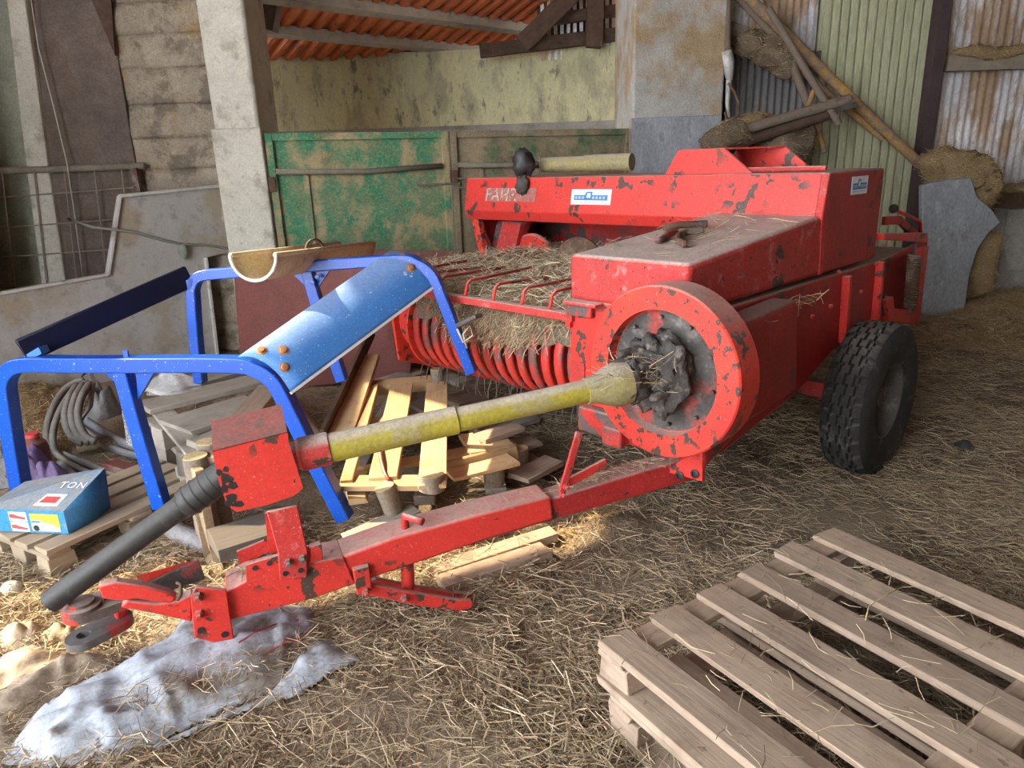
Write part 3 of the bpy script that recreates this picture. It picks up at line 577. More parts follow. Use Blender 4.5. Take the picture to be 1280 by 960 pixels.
bp_(MB().prism([(-1.5, VR, 1.045), (-1.5, VR, 1.235), (-.36, VR, 1.325), (-.36, VR, 1.045)], (0, VL - VR, 0)), 'front_hood', 'red_dust', bevel=.024, segs=3)
bp_(MB().bx(-1.5, -1.44, VR + .01, VL, .60, 1.05), 'front_plate', 'red', bevel=.01)
bp_(MB().bx(-1.53, -1.5, .60, .73, .985, 1.035), 'bracket', 'red_rust', bevel=.006); bp_(MB().bx(-1.55, -1.49, .56, .735, 1.035, 1.05), 'ledge', 'red_dust', bevel=.004)
bp_(MB().bx(-1.506, -1.5, .655, .73, .68, .78), 'bare_patch', 'red_rust')
# wide transverse hood over the feeder
pr = [(-.36, 1.512), (-.40, 1.30), (-.37, 1.238), (-.345, 1.238), (-.345, 1.25), (.30, 1.25), (.334, 1.30), (.334, 1.512)]
fh = bp_(MB().prism([(u, VR + .02, z) for u, z in pr], (0, 2.47, 0)), 'feeder_hood', 'red', bevel=.014)
bp_(MB().bx(-.36, .334, VR, VL + .001, 1.05, 1.515), 'knotter_box', 'red_dark', bevel=.016, segs=3)
bp_(MB().prism([(-.365, VR - .004, 1.51), (-.405, VR - .004, 1.30), (-.375, VR - .004, 1.05), (-.34, VR - .004, 1.05), (-.34, VR - .004, 1.51)], (0, .04, 0)), 'corner_strip', 'red_dust', bevel=.006)
bp_(MB().prism([(-.36, 2.64, 1.24), (-.36, 2.57, 1.24), (-.36, 2.50, .90), (-.36, 2.545, .90)], (.05, 0, 0)), 'hood_leg', 'red_chip', bevel=.004)
bp_(MB().prism([(-.30, 2.62, 1.5), (-.30, 2.62, 1.25), (-.1, 2.58, .8), (.33, 2.58, .8), (.33, 2.62, 1.5)], (0, .015, 0)), 'end_plate', 'red_dark')
bp_(MB().bx(.24, .28, VL, 2.58, .72, 1.27), 'feeder_back', 'red_rust'); bp_(MB().bx(-.95, .28, VL, 2.55, .80, .84), 'feeder_floor', 'red_dark')
bp_(MB().prism([FR(622, 276, -.20), FR(640, 276, -.20), FR(622, 340, -.20), FR(606, 340, -.20)], (.06, 0, 0)), 'shroud', 'grease')
bp_(MB().prism([FR(628, 276, -.26), FR(651, 279, -.26), FR(636, 345, -.26), FR(612, 345, -.26)], (.10, 0, 0)), 'guide_plate', 'red_dust', bevel=.006)
bp_(MB().tube([FR(664, 268, -.12), FR(645, 312, -.12)], .03, 10), 'feed_arm', 'red', smooth=True)
def disc(px, py, u, R, mat, nm): bp_(MB().lathe(FR(px, py, u), (1, 0, 0), [(0, 0), (R * .93, 0), (R, .012), (R, .03), (0, .03)], 36), nm, mat, smooth=True)
disc(664, 330, -.22, .205, 'red_chip', 'feed_disc'); disc(722, 340, -.33, .215, 'rusty', 'feed_disc')
# raised cover on top
for u0, u1, dv in ((-.33, -.315, 0), (-.02, -.005, -.17)):
    bp_(MB().prism([(u0, 1.07 + dv, 1.512), (u0, .99 + dv, 1.638), (u0, .72 + dv, 1.638), (u0, .555 + dv, 1.512)], (u1 - u0, 0, 0)), 'cover_plate', 'red', bevel=.004)
bp_(MB().prism([(-.32, .98, 1.632), (-.32, .72, 1.632), (-.02, .55, 1.632), (-.02, .82, 1.632)], (0, 0, .008)), 'cover_top', 'red_dust')
bp_(MB().tube([(-.30, .60, 1.53), (-.28, .22, 1.53)], .012, 8), 'rod', 'red_dust', smooth=True)
# print on the hood
def text_part(body, size, o, x, y, name, mat, parent, spacing=1.0, shear=0.0):
    cu = bpy.data.curves.new(name, 'FONT'); cu.body = body; cu.size = size; cu.extrude = .0008; cu.space_character = spacing; cu.shear = shear; cu.resolution_u = 2
    tmp = bpy.data.objects.new('tmp', cu); COL.objects.link(tmp); dg = bpy.context.evaluated_depsgraph_get()
    me = bpy.data.meshes.new_from_object(tmp.evaluated_get(dg)); bpy.data.objects.remove(tmp)
    x = Vector(x).normalized(); y = (Vector(y) - x * Vector(y).dot(x)).normalized(); z = x.cross(y); o = Vector(o)
    ob = bpy.data.objects.new(name, me); COL.objects.link(ob); me.materials.clear(); me.materials.append(T[mat])
    me.transform(Matrix(((x.x, y.x, z.x, o.x), (x.y, y.y, z.y, o.y), (x.z, y.z, z.z, o.z), (0, 0, 0, 1)))); ob.parent = parent; WM[ob.name] = WM[parent.name]; return ob
hoodn = Vector((-.212, 0, .04)).normalized(); hy = Vector((.04, 0, .212)).normalized(); hx = Vector((0, -1, 0))
def hf(v, z, off=.002): return Vector((-.36 - (1.512 - z) * .04 / .212, v, z)) + hoodn * off
bp_(MB().prism([hf(2.45, 1.447, .001), hf(1.98, 1.447, .001), hf(1.99, 1.362, .001), hf(2.46, 1.362, .001)], hoodn * .0015), 'worn_decal', 'letter_dark')
text_part('FAHR', .118, hf(2.455, 1.366, .004), hx, hy, 'lettering', 'cream_worn', BL, 1.05, .12)
def sticker(o, x, y, n, w, h):
    o, x, y, n = (Vector(t) for t in (o, x, y, n)); q = lambda a, b, c=0: o + x * a + y * b + n * c
    st = bp_(MB().prism([q(0, 0), q(w, 0), q(w, h), q(0, h)], n * .0015), 'sticker', 'stick_white')
    bp_(MB().prism([q(w * .08, h * .28, .0016), q(w * .92, h * .28, .0016), q(w * .92, h * .62, .0016), q(w * .08, h * .62, .0016)], n * .0008), 'blue_band', 'sblue', st)
    bp_(MB().prism([q(w * .36, h * .38, .0025), q(w * .42, h * .34, .0025), q(w * .54, h * .34, .0025), q(w * .54, h * .84, .0025), q(w * .40, h * .84, .0025), q(w * .36, h * .70, .0025)], n * .0008), 'emblem', 'sblue', st)
    bp_(MB().prism([q(w * .40, h * .44, .0034), q(w * .50, h * .44, .0034), q(w * .50, h * .74, .0034), q(w * .42, h * .74, .0034)], n * .0008), 'emblem', 'stick_white', st)
    mb = MB()
    for i in range(9):
        if i in (3, 4): continue
        a = w * (.11 + .087 * i); mb.prism([q(a, h * .36, .0025), q(a + w * .055, h * .36, .0025), q(a + w * .055, h * .54, .0025), q(a, h * .54, .0025)], n * .0006)
    bp_(mb, 'worn_print', 'p_grey', st); mb = MB()
    for i in range(7): a = w * (.12 + .11 * i); mb.prism([q(a, h * .14, .0016), q(a + w * .085, h * .14, .0016), q(a + w * .085, h * .19, .0016), q(a, h * .19, .0016)], n * .0006)
    bp_(mb, 'worn_print', 'p_grey', st)
sticker(hf(1.69, 1.353), hx, hy, hoodn, .30, .088)
sa = SD(1063, 244, VR - .003); sb = SD(1083, 241, VR - .003); sticker(sa, (1, 0, 0), (0, 0, 1), (0, -1, 0), (sb - sa).length, .085)
T['red_band'] = surf('red bands rubbed grey', RED, (.45, .04, .035), 4, .5, stains=[((.11, .09, .085), 7, .47, .85), ((.30, .2, .17), 22, .58, .5)], dust=((.4, .33, .29), .6), grain=.3)
# pickup: reel of curved bands, tines, end shield, trough
RC, RR = Vector((-1.17, 0, .73)), .255
for i in range(15):
    v = .80 + i * .0815; prof = []
    for k in range(17):
        a = math.radians(75 + 190 * k / 16); prof.append(Vector((RC.x + RR * math.cos(a), v, RC.z + RR * math.sin(a))))
    b = MB()
    for p in prof:
        d = (p - Vector((RC.x, v, RC.z))).normalized()
        for dv, dr in ((-.026, -.012), (-.020, .0), (0, .006), (.020, .0), (.026, -.012)): b.v.append(p + Vector((0, dv, 0)) + d * dr)
    b.f = [(k * 5 + j, k * 5 + 5 + j, k * 5 + 6 + j, k * 5 + 1 + j) for k in range(16) for j in range(4)]
    bp_(b, 'stripper_band', 'red_band', smooth='all', solid=.003)
    for a in (255, 225):
        for dv in (-.03, .03)[:1]:
            t = math.radians(a - i * 3 % 7); p = Vector((RC.x + RR * math.cos(t), v + .04 + dv * .2, RC.z + RR * math.sin(t))); d = Vector((math.cos(t + .35), 0, math.sin(t + .35)))
            bp_(MB().tube([p - d * .08, p + d * .08, p + d * .13 + Vector((.02, 0, .0))], .0028, 5), 'tine', 'steel')
bp_(MB().lathe((RC.x, VL + .01, RC.z), (0, 1, 0), [(0, 0), (RR - .05, 0), (RR - .05, 1.24), (0, 1.24)], 28), 'reel_drum', 'red_dark', smooth=True)
shp = [(RC.x + .275 * math.cos(math.radians(a)), RC.z + .275 * math.sin(math.radians(a))) for a in range(70, 290, 15)]
bp_(MB().prism([(u, 1.99, z) for u, z in shp] + [(-.75, 1.99, .50), (-.72, 1.99, 1.0)], (0, .02, 0)), 'end_shield', 'red_chip', bevel=.004)
bp_(MB().lathe((RC.x, 2.01, RC.z), (0, 1, 0), [(0, .0), (.16, 0), (.19, .03), (.19, .17), (.10, .20), (0, .20)], 28), 'end_drum', 'red', smooth=True)
bp_(MB().prism([(-1.40, 2.21, .96), (-1.0, 2.21, 1.0), (-.8, 2.21, .55), (-1.05, 2.21, .38), (-1.36, 2.21, .50)], (0, .02, 0)), 'end_shield', 'red_chip', bevel=.004)
bp_(MB().prism([(-.92, VL, .5), (-.9, VL, .86), (-.86, VL, .86), (-.88, VL, .5)], (0, 1.75, 0)), 'trough', 'red_dark')
bp_(MB().bx(-1.52, -1.475, VL - .03, 2.02, .955, .99), 'guard_bar', 'red_dust', bevel=.004)
for i, v in enumerate((.86, 1.03, 1.22, 1.42, 1.62, 1.80, 1.95)):
    bp_(MB().tube([(-1.495, v, .985), (-1.47, v + .005, 1.045), (-1.44, v + .01, 1.06), (-1.0, v + .02, 1.065 - .012 * (i % 3))], .0085, 6), 'guard_tine', 'red', smooth='all')
bp_(MB().tube([(-1.5, 1.95, 1.0), (-1.42, 2.2, 1.04), (-1.2, 2.3, 1.05)], .008, 6), 'guard_tine', 'red', smooth='all')
bp_(MB().bx(-1.52, -1.46, VL - .02, VL + .005, .93, 1.0), 'bar_bracket', 'red')
# flywheel with caked hub
FC = Vector((-1.66, .178, .862)); RF = .318
fw = bp_(MB().lathe(FC, (1, 0, 0), [(.232, 0), (RF - .006, 0), (RF, .006), (RF, .13), (.20, .13), (.20, .05), (.228, .045), (.232, .02)], 72, closed=True), 'flywheel_rim', 'red_chip', smooth=True)
bp_(MB().lathe(FC, (1, 0, 0), [(0, .03), (.08, .035), (.15, .055), (.229, .045), (.229, .06), (0, .06)], 48), 'flywheel_web', 'grease', smooth=True)
bp_(MB().lathe(FC, (1, 0, 0), [(0, .13), (.24, .13), (.24, .17), (0, .17)], 24), 'gearbox', 'grease')
def blob(c, r, seed, amp, nu=20, nv=12, sq=(1, 1, 1)):
    c = Vector(c)
    def fn(u, v):
        a, b = 2 * math.pi * u, math.pi * (v - .5); d = Vector((math.cos(a) * math.cos(b), math.sin(a) * math.cos(b), math.sin(b)))
        return c + Vector((d.x * sq[0], d.y * sq[1], d.z * sq[2])) * r * (1 + amp * noise.fractal(d * 2.2 + Vector((seed, 0, 0)), 1, 2, 3))
    return MB().grid(fn, nu, nv, closeu=True)
bp_(blob(FC + Vector((-.01, -.01, .01)), .125, 3, .5, 30, 18, sq=(.6, 1, 1)), 'hub_grease', 'grease_thick', smooth='all')
bp_(blob(FC + Vector((-.06, .03, .03)), .075, 8, .4, sq=(.9, 1, .8)), 'hub_grease', 'grease_thick', smooth='all')
for dv, dz in ((.075, .085), (-.01, .055), (-.06, -.05), (.05, -.07)):
    p = FC + Vector((-.10, dv, dz)); bp_(MB().tube([p + Vector((.10, 0, 0)), p + Vector((-.02, 0, 0)), p + Vector((-.03, 0, 0))], [.016, .016, .009], 8), 'hub_stud', 'grease_thick', smooth=True)
for k in range(10):
    a = k * .628 + .2; bp_(MB().lathe(FC + Vector((.045, .2 * math.cos(a), .2 * math.sin(a))), (-1, 0, 0), [(.008, 0), (.008, .014), (0, .016)], 6), 'bolt', 'grease')
# plates below the flywheel
bp_(MB().prism([FR(847, 578, -1.52), FR(878, 560, -1.52), FR(878, 602, -1.52), FR(832, 590, -1.52)], (.02, 0, 0)), 'hanger_plate', 'red', bevel=.002)
for a in ((850, 594), (869, 592)): bp_(MB().lathe(FR(*a, -1.523), (-1, 0, 0), [(0, 0), (.016, 0), (.018, .006), (.011, .008), (.011, .002), (0, .002)], 14), 'pin_hole', 'black')
bp_(MB().bx(-1.50, -1.30, .26, .70, .47, .58), 'front_crossbeam', 'red_rust', bevel=.01); bp_(MB().bx(-1.56, -1.5, .42, .52, .47, .55), 'pivot_box', 'red_rust', bevel=.01)

# drawbar: right face in a vertical plane, outline traced on it
TT, TF = MI @ G(811, 586, .46), MI @ G(320, 725, .36); td = TF - TT; td.z = 0; td.normalize(); tn = Vector((td.y, -td.x, 0))
if (MM.to_3x3() @ tn).dot(EYE - MM @ TT) < 0: tn = -tn
def TB(x, y, off=0.0): return MI @ PL(x, y, MM @ (TT + tn * off), MM.to_3x3() @ tn)
def tprism(pxs, off, th): return MB().prism([TB(x, y, off) for x, y in pxs], -tn * th)
db = bp_(tprism([(425, 697), (491, 673), (600, 643), (689, 621), (693, 650), (600, 678), (443, 731), (418, 739)], 0, .13), 'drawbar', 'red', bevel=.01)
bp_(tprism([(680, 627), (811, 587), (866, 572), (880, 596), (811, 617), (686, 652)], -.012, .10), 'drawbar_rear', 'red_dark', bevel=.008)
bp_(tprism([(282, 740), (308, 726), (403, 701), (430, 696), (445, 730), (387, 750), (286, 776)], .006, .13), 'drawbar_front', 'red', bevel=.006)
bp_(tprism([(308, 707), (350, 694), (386, 683), (390, 706), (350, 716), (308, 727)], .008, .012), 'flange', 'red'); bp_(tprism([(296, 690), (330, 676), (346, 684), (300, 708)], -.12, .012), 'flange', 'red_rust')
def bolt(px, py, off, r=.012): bp_(MB().lathe(TB(px, py, off), tn, [(r, 0), (r, .012), (r * .6, .014), (r * .6, .03), (0, .03)], 6), 'bolt', 'red_rust')
def hole_(px, py, off, r=.009): bp_(MB().lathe(TB(px, py, off), tn, [(0, 0), (r, 0), (r, .0015), (0, .0015)], 12), 'bolt_hole', 'black')
for a in ((319, 710), (337, 704)): hole_(*a, .010)
# upright carrying the shaft bearing
bp_(tprism([(333, 640), (372, 632), (385, 690), (384, 722), (350, 726), (347, 690)], .024, .012), 'upright', 'red_dust', bevel=.004)
bp_(tprism([(331, 642), (342, 640), (350, 690), (336, 692)], -.06, .012), 'upright', 'red'); bp_(tprism([(388, 684), (402, 680), (404, 700), (388, 704)], .015, .03), 'lug', 'red', bevel=.004)
for a in ((360, 702), (378, 697)): bolt(*a, .024)
for a in ((357, 717), (376, 713)): hole_(*a, .026)
# red shield over the bearing
sh0 = [(268, 577), (361, 553), (379, 610), (367, 620), (338, 630), (296, 640), (284, 632), (275, 606)]
shd = bp_(tprism(sh0, .06, .004), 'bearing_shield', 'red', solid=0)
e0, e1 = TB(268, 577, .06), TB(361, 553, .06); up_ = Vector((0, 0, .012)); bk = -tn * .17
bp_(MB().prism([e0, e1, e1 + up_ + Vector((0, 0, .022)), e0 + up_ + Vector((0, 0, .022))], -tn * .004), 'shield_fold', 'red', shd)
t0, t1 = e0 + Vector((0, 0, .03)), e1 + Vector((0, 0, .03))
bp_(MB().prism([t0, t1, t1 + bk + Vector((0, 0, .035)), t0 + bk + Vector((0, 0, .035))], (0, 0, .004)), 'shield_top', 'red_top', shd)
b0, b1 = t0 + bk + Vector((0, 0, .035)), t1 + bk + Vector((0, 0, .035)); bp_(MB().prism([b0, b1, b1 - Vector((0, 0, .2)), b0 - Vector((0, 0, .2))], tn * .004), 'shield_back', 'red', shd)
chip = MB()
for x, y, s in ((273, 590, 5), (283, 599, 8), (291, 607, 7), (280, 612, 6), (290, 622, 9), (297, 631, 7), (282, 586, 4), (286, 630, 5)):
    poly = [(x + s * (1 + .4 * random.uniform(-1, 1)) * math.cos(k * .7), y + s * (.8 + .4 * random.uniform(-1, 1)) * math.sin(k * .7)) for k in range(9)]
    chip.prism([TB(max(270 + max(0, (b - 590)) * .25, a), b, .0615) for a, b in poly], -tn * .001)
bp_(chip, 'bare_spot', 'black', shd)
# shaft
S0 = FC + Vector((-.11, .015, .0)); S1 = TB(372, 569, -.02); sd = (S1 - S0); sl_ = sd.length; sd.normalize(); at = lambda k: S0 + sd * sl_ * k
bp_(MB().tube([at(.56), at(1.0)], .047, 20), 'shaft_guard', 'yellow', smooth=True); bp_(MB().tube([at(.12), at(.57)], .041, 20), 'shaft_guard', 'yellow', smooth=True)
bp_(MB().lathe(at(.02), sd, [(.05, .0), (.074, .015), (.078, .06), (.066, .10), (.050, .135), (.046, .17), (.040, .17), (.058, .10), (.068, .02)], 28, closed=True), 'shaft_bell', 'yellow_pale', smooth=True)
bp_(blob(at(.035), .074, 5, .4), 'universal_joint', 'grease_thick', smooth='all')
bp_(MB().lathe(at(1.0), sd, [(0, -.10), (.052, -.10), (.054, -.09), (.054, -.01), (.046, 0), (.046, .05), (0, .05)], 24), 'shaft_collar', 'red_dust', smooth=True)
K0 = TB(272, 600, -.04); K1 = MI @ G(63, 752, .40); kd = (K1 - K0).normalized(); kl = (K1 - K0).length
bp_(MB().tube([K0 - kd * .08, K0 + kd * .10, K0 + kd * .12, K0 + kd * .13], [.050, .047, .045, .036], 18), 'joint_boot', 'black', smooth=True)
for j in range(4): bp_(MB().lathe(K0 + kd * (.0 + j * .03), kd, [(.045, 0), (.051, .008), (.045, .016)], 18), 'boot_ridge', 'black', smooth='all')
bp_(MB().lathe(K0 + kd * .1, kd, [(.033, 0), (.036, .02), (.036, kl - .1), (.030, kl - .1), (.030, .02)], 22, closed=True), 'shaft_tube', 'black', smooth=True)
# hitch
hp0 = [(238, 747), (245, 734), (283, 738), (292, 798), (268, 803), (243, 797)]
bp_(tprism(hp0, .03, .014), 'hitch_plate', 'red', bevel=.003); bp_(tprism(hp0, -.10, .014), 'hitch_plate', 'red')
for a in ((247, 745), (249, 767)): bolt(*a, .03, .015)
for a in ((251, 788), (281, 793)): hole_(*a, .032, .011)
bp_(tprism([(240, 744), (222, 752), (195, 756), (158, 751), (150, 760), (185, 766), (240, 778)], .012, .05), 'hitch_arm', 'red', bevel=.006)
bp_(tprism([(122, 733), (145, 728), (180, 733), (210, 741), (221, 747), (214, 755), (195, 753), (170, 749), (150, 752), (128, 749)], .02, .035), 'hitch_strap', 'red', bevel=.006)
bp_(tprism([(248, 701), (256, 724), (196, 744), (160, 741)], -.11, .012), 'hitch_channel', 'grease')
def stadium(a, b, r, n=12):
    a, b = Vector(a), Vector(b); d = (b - a).normalized(); s = Vector((-d.y, d.x, 0)); out = []
    for k in range(n + 1): t = math.pi * k / n - math.pi / 2; out.append(b + (d * math.cos(t) + s * math.sin(t)) * r)
    for k in range(n + 1): t = math.pi * k / n + math.pi / 2; out.append(a + (d * math.cos(t) + s * math.sin(t)) * r)
    return out
def eye_plate(a, b, r, hc, hr, th, nm, mat):
    o = stadium(a, b, r); d = (Vector(b) - Vector(a)).normalized(); i = []; m_ = len(o)
    for p in o: q = p - Vector(hc); ang = math.atan2(q.y, q.x); i.append(Vector(hc) + Vector((math.cos(ang) * hr, math.sin(ang) * hr, 0)))
    mb = MB(); up = Vector((0, 0, th)); mb.v = o + i + [p + up for p in o] + [p + up for p in i]
    for k in range(m_):
        j = (k + 1) % m_
        mb.f += [(k, j, m_ + j, m_ + k), (2 * m_ + k, 3 * m_ + k, 3 * m_ + j, 2 * m_ + j), (k, 2 * m_ + k, 2 * m_ + j, j), (m_ + k, m_ + j, 3 * m_ + j, 3 * m_ + k)]
    return bp_(mb, nm, mat, smooth=True)
LZ = lambda x, y, z: MI @ G(x, y, z)
T['eye'] = surf('worn clevis steel', (.10, .095, .095), (.16, .15, .145), 8, .6, stains=[((.5, .03, .025), 8, .56, .9)], bmp=(30, .3, .006))
eye_plate(LZ(106, 803, .235), LZ(146, 782, .235), .05, LZ(107, 802, .235), .021, .026, 'clevis_jaw', 'eye')
eye_plate(LZ(106, 768, .32), LZ(152, 752, .32), .058, LZ(104, 766, .32), .026, .03, 'clevis_jaw', 'red_rust')
bp_(MB().prism([LZ(148, 784, .235), LZ(163, 776, .235), LZ(158, 762, .235), LZ(142, 772, .235)], (0, 0, .12)), 'clevis_bridge', 'red', bevel=.01)
bp_(MB().lathe(LZ(104, 760, .35), (0, 0, 1), [(0, .0), (.05, 0), (.05, .012), (.036, .016), (.036, .026), (.02, .03), (0, .03)], 22), 'clevis_ring', 'red_rust', smooth=True)
bp_(MB().tube([LZ(140, 748, .345), LZ(140, 737, .37)], .022, 12), 'clevis_pin', 'steel', smooth=True)
bp_(MB().tube([TB(222, 750, .03), TB(226, 742, .03), TB(226, 730, .03), TB(221, 728, .02)], .006, 6), 'hitch_hook', 'rusty', smooth='all')
# levers, jack and skid
bp_(MB().bar(TB(724, 540, .03), TB(702, 616, .03), .028, .012, tn), 'lever', 'red_dust', bevel=.003); bp_(MB().bar(TB(757, 578, .01), TB(710, 603, .02), .03, .012, tn), 'lever', 'red'); bolt(706, 607, .03); bolt(702, 617, .03)
bp_(MB().tube([TB(507, 664, -.05), TB(506, 645, -.05), TB(528, 652, .01)], [.016, .014, .014], 10), 'pin_handle', 'red_dust', smooth='all')
bp_(MB().tube([TB(509, 700, -.05), TB(510, 735, -.05)], .024, 14), 'jack_tube', 'red', smooth=True)
bp_(tprism([(441, 713), (462, 708), (465, 738), (447, 745)], .022, .03), 'skid_bracket', 'red', bevel=.004)
sk = [(447, 733), (470, 732), (520, 742), (570, 750), (590, 751), (590, 760), (575, 764), (520, 757), (470, 746), (448, 742)]
bp_(tprism(sk, .005, .02), 'skid', 'red', bevel=.003); bp_(tprism([(x, y - 8) for x, y in sk[1:]], -.10, .02), 'skid', 'red_dark')
bolt(457, 739, .022); bolt(505, 747, .006, .014)
# rear: bale chute, spring, rails, lever
bp_(side_prism([(1118, 318), (1160, 298), (1149, 406), (1090, 402), (1096, 330)], VR, .02), 'chute_side', 'red_dark', bevel=.003)
bp_(side_prism([(1152, 310), (1161, 308), (1149, 406), (1140, 405)], VR - .03, .03), 'chute_edge', 'red'); bp_(side_prism([(1115, 385), (1150, 389), (1149, 405), (1112, 402)], VR - .03, .03), 'chute_edge', 'red')
bp_(side_prism([(1106, 300), (1160, 303), (1160, 291), (1106, 292)], VR - .03, .05), 'chute_rail', 'red', bevel=.004)
bp_(MB().bx(.35, 1.2, VL - .03, VL, .58, 1.05), 'chute_side', 'red_dark'); bp_(MB().bx(.33, 1.15, VR + .02, VL - .03, .98, 1.0), 'chute_floor', 'red_dust')
p, q = SD(1143, 318, VR - .05), SD(1138, 384, VR - .05); ax = q - p
bp_(MB().tube([p + ax * (k / 220) + Vector((.034 * math.cos(k * .76), .034 * math.sin(k * .76), 0)) for k in range(221)], .005, 5), 'spring', 'rusty', smooth='all')
bp_(MB().tube([p + Vector((0, 0, .06)), q - Vector((0, 0, .04))], .009, 6), 'spring_rod', 'steel')
bp_(MB().strip([SD(1104, 276, .3), SD(1124, 275, .3), SD(1146, 297, .3)], .05, .02, (0, 1, 0)), 'crank_arm', 'red', bevel=.003)
bp_(MB().tube([SD(1120, 263, .25), SD(1138, 271, .25), SD(1150, 277, .25), SD(1151, 292, .25)], .011, 8), 'lever', 'red', smooth='all')
bp_(blob(SD(1117, 261, .25), .026, 1, .02), 'lever_knob', 'black', smooth='all')
bp_(side_prism([(1107, 375), (1117, 371), (1119, 400), (1112, 402)], VR - .04, .04), 'step', 'red'); bp_(side_prism([(1098, 368), (1106, 366), (1108, 392), (1100, 396)], VR - .02, .02), 'step', 'grease')
# wheels
def wheel(v, s):
    D, W = .80, .225; c = Vector((0, v, D / 2 - .015)); NA = 240
    prof = [(.185, -.085), (.21, -.100), (.30, -.1125), (.36, -.108), (.385, -.095)] + [(.398 - .02 * (t / .09) ** 4, t) for t in np.linspace(-.088, .088, 37)] + [(.385, .095), (.36, .108), (.30, .1125), (.21, .100), (.185, .085)]
    mb = MB(); m_ = len(prof)
    for k in range(NA):
        a = 2 * math.pi * k / NA
        for r, h in prof:
            if r > .37 and abs(h) <= .09:
                zz_ = h + .007 * (1 if (k // 5) % 2 else -1); g = min(abs(zz_), abs(zz_ - .045), abs(zz_ + .045)); lug = abs(h) > .058 and (k + (5 if h > 0 else 0)) % 10 < 3
                r = r - (.017 if g < .0065 else 0) - (.016 if lug else 0)
            mb.v.append(c + Vector((r * math.cos(a), h, r * math.sin(a))))
    for k in range(NA):
        k2 = (k + 1) % NA; mb.f += [(k * m_ + i, k2 * m_ + i, k2 * m_ + i + 1, k * m_ + i + 1) for i in range(m_ - 1)]
    bp_(mb, 'tyre', 'rubber', smooth=28)
    bp_(MB().lathe(c, (0, s, 0), [(.205, .080), (.200, .092), (.186, .090), (.172, .05), (.165, -.01), (.13, -.01), (.12, .0), (.07, .01), (.065, .02), (0, .025)], 40), 'wheel_rim', 'wheel_rim', smooth=True)
    bp_(MB().lathe(c, (0, s, 0), [(0, .05), (.045, .05), (.05, .03), (.055, -.1), (0, -.1)], 18), 'wheel_hub', 'grease', smooth=True)
    for k in range(5): bp_(MB().lathe(c + Vector((.1 * math.cos(k * 1.257), s * .0, .1 * math.sin(k * 1.257))), (0, s, 0), [(.012, 0), (.012, .02), (0, .022)], 6), 'wheel_nut', 'rusty')
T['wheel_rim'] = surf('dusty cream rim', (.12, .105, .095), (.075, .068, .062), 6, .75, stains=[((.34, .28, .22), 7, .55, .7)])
wheel(0, -1); wheel(2.36, 1)
bp_(MB().bar((0, .1, .385), (0, 2.26, .385), .08, .08), 'axle', 'red_dark')

# ------------------------------------------------------------------ spare shaft and iron bits lying on the baler
sp = thing('spare_shaft', 'pale yellow spare drive shaft lying on top of the red hood', 'drive shaft', MM @ Vector((-.15, 1.75, 1.52)))
s0, s1 = MM @ FR(790, 206, -.06), MM @ FR(678, 214, -.20); s0.z = s1.z = 1.585; d_ = (s1 - s0).normalized()
MB().tube([s0, s0 + (s1 - s0) * .5], .052, 18).build('shaft_guard', 'yellow_pale', sp, smooth=True); MB().tube([s0 + (s1 - s0) * .49, s1], .046, 18).build('shaft_guard', 'yellow_pale', sp, smooth=True)
MB().tube([s1 - d_ * .02, s1 + d_ * .10], .022, 10).build('inner_shaft', 'steel', sp, smooth=True)
MB().tube([s1 + d_ * .02 + Vector((0, .05 * math.cos(a), .055 * math.sin(a))) for a in np.linspace(0, 6.28, 13)], .005, 5).build('chain_loop', 'rope_pale', sp, smooth='all')
e_ = MM @ FR(655, 222, -.37)
blob(Vector((e_.x, e_.y, 1.60)), .085, 4, .35, sq=(.8, .8, 1.0)).build('rubber_boot', 'black', sp, smooth='all'); blob(Vector((e_.x - .01, e_.y - .02, 1.47)), .055, 9, .35, sq=(.8, .8, 1.1)).build('boot_tip', 'grease_thick', sp, smooth='all')
hz = lambda x, y: MM @ (lambda p: p)(SD(x, y, .45))
def hoodp(x, y, up=0.0):     # on the sloping hood top
    a, b, c = Vector((-1.5, VR, 1.235)), Vector((-.36, VR, 1.325)), Vector((-1.5, VL, 1.235)); n = (b - a).cross(c - a)
    return PL(x, y, MM @ (a + Z * up), MM.to_3x3() @ n)
tag(MB().tube([hoodp(831, 285, .025), hoodp(850, 281, .025), hoodp(884, 280, .025)], .016, 8).build('iron_bar', 'rusty', smooth='all'), 'short dark iron bar lying on the dusty red hood', 'iron bar')
tag(MB().tube([hoodp(822, 300, .02), hoodp(832, 294, .02), hoodp(846, 290, .02)], [.016, .02, .012], 8).build('iron_bit', 'red_rust', smooth='all'), 'small red iron piece lying on the dusty hood beside the hook', 'iron piece')
tag(MB().strip([hoodp(856, 305, .02), hoodp(847, 301, .02), hoodp(848, 295, .02), hoodp(858, 290, .02), hoodp(878, 287, .02)], .022, .028, (0, 0, 1)).build('iron_hook', 'rusty', bevel=.006), 'curved iron hook lying on the dusty red hood', 'hook')

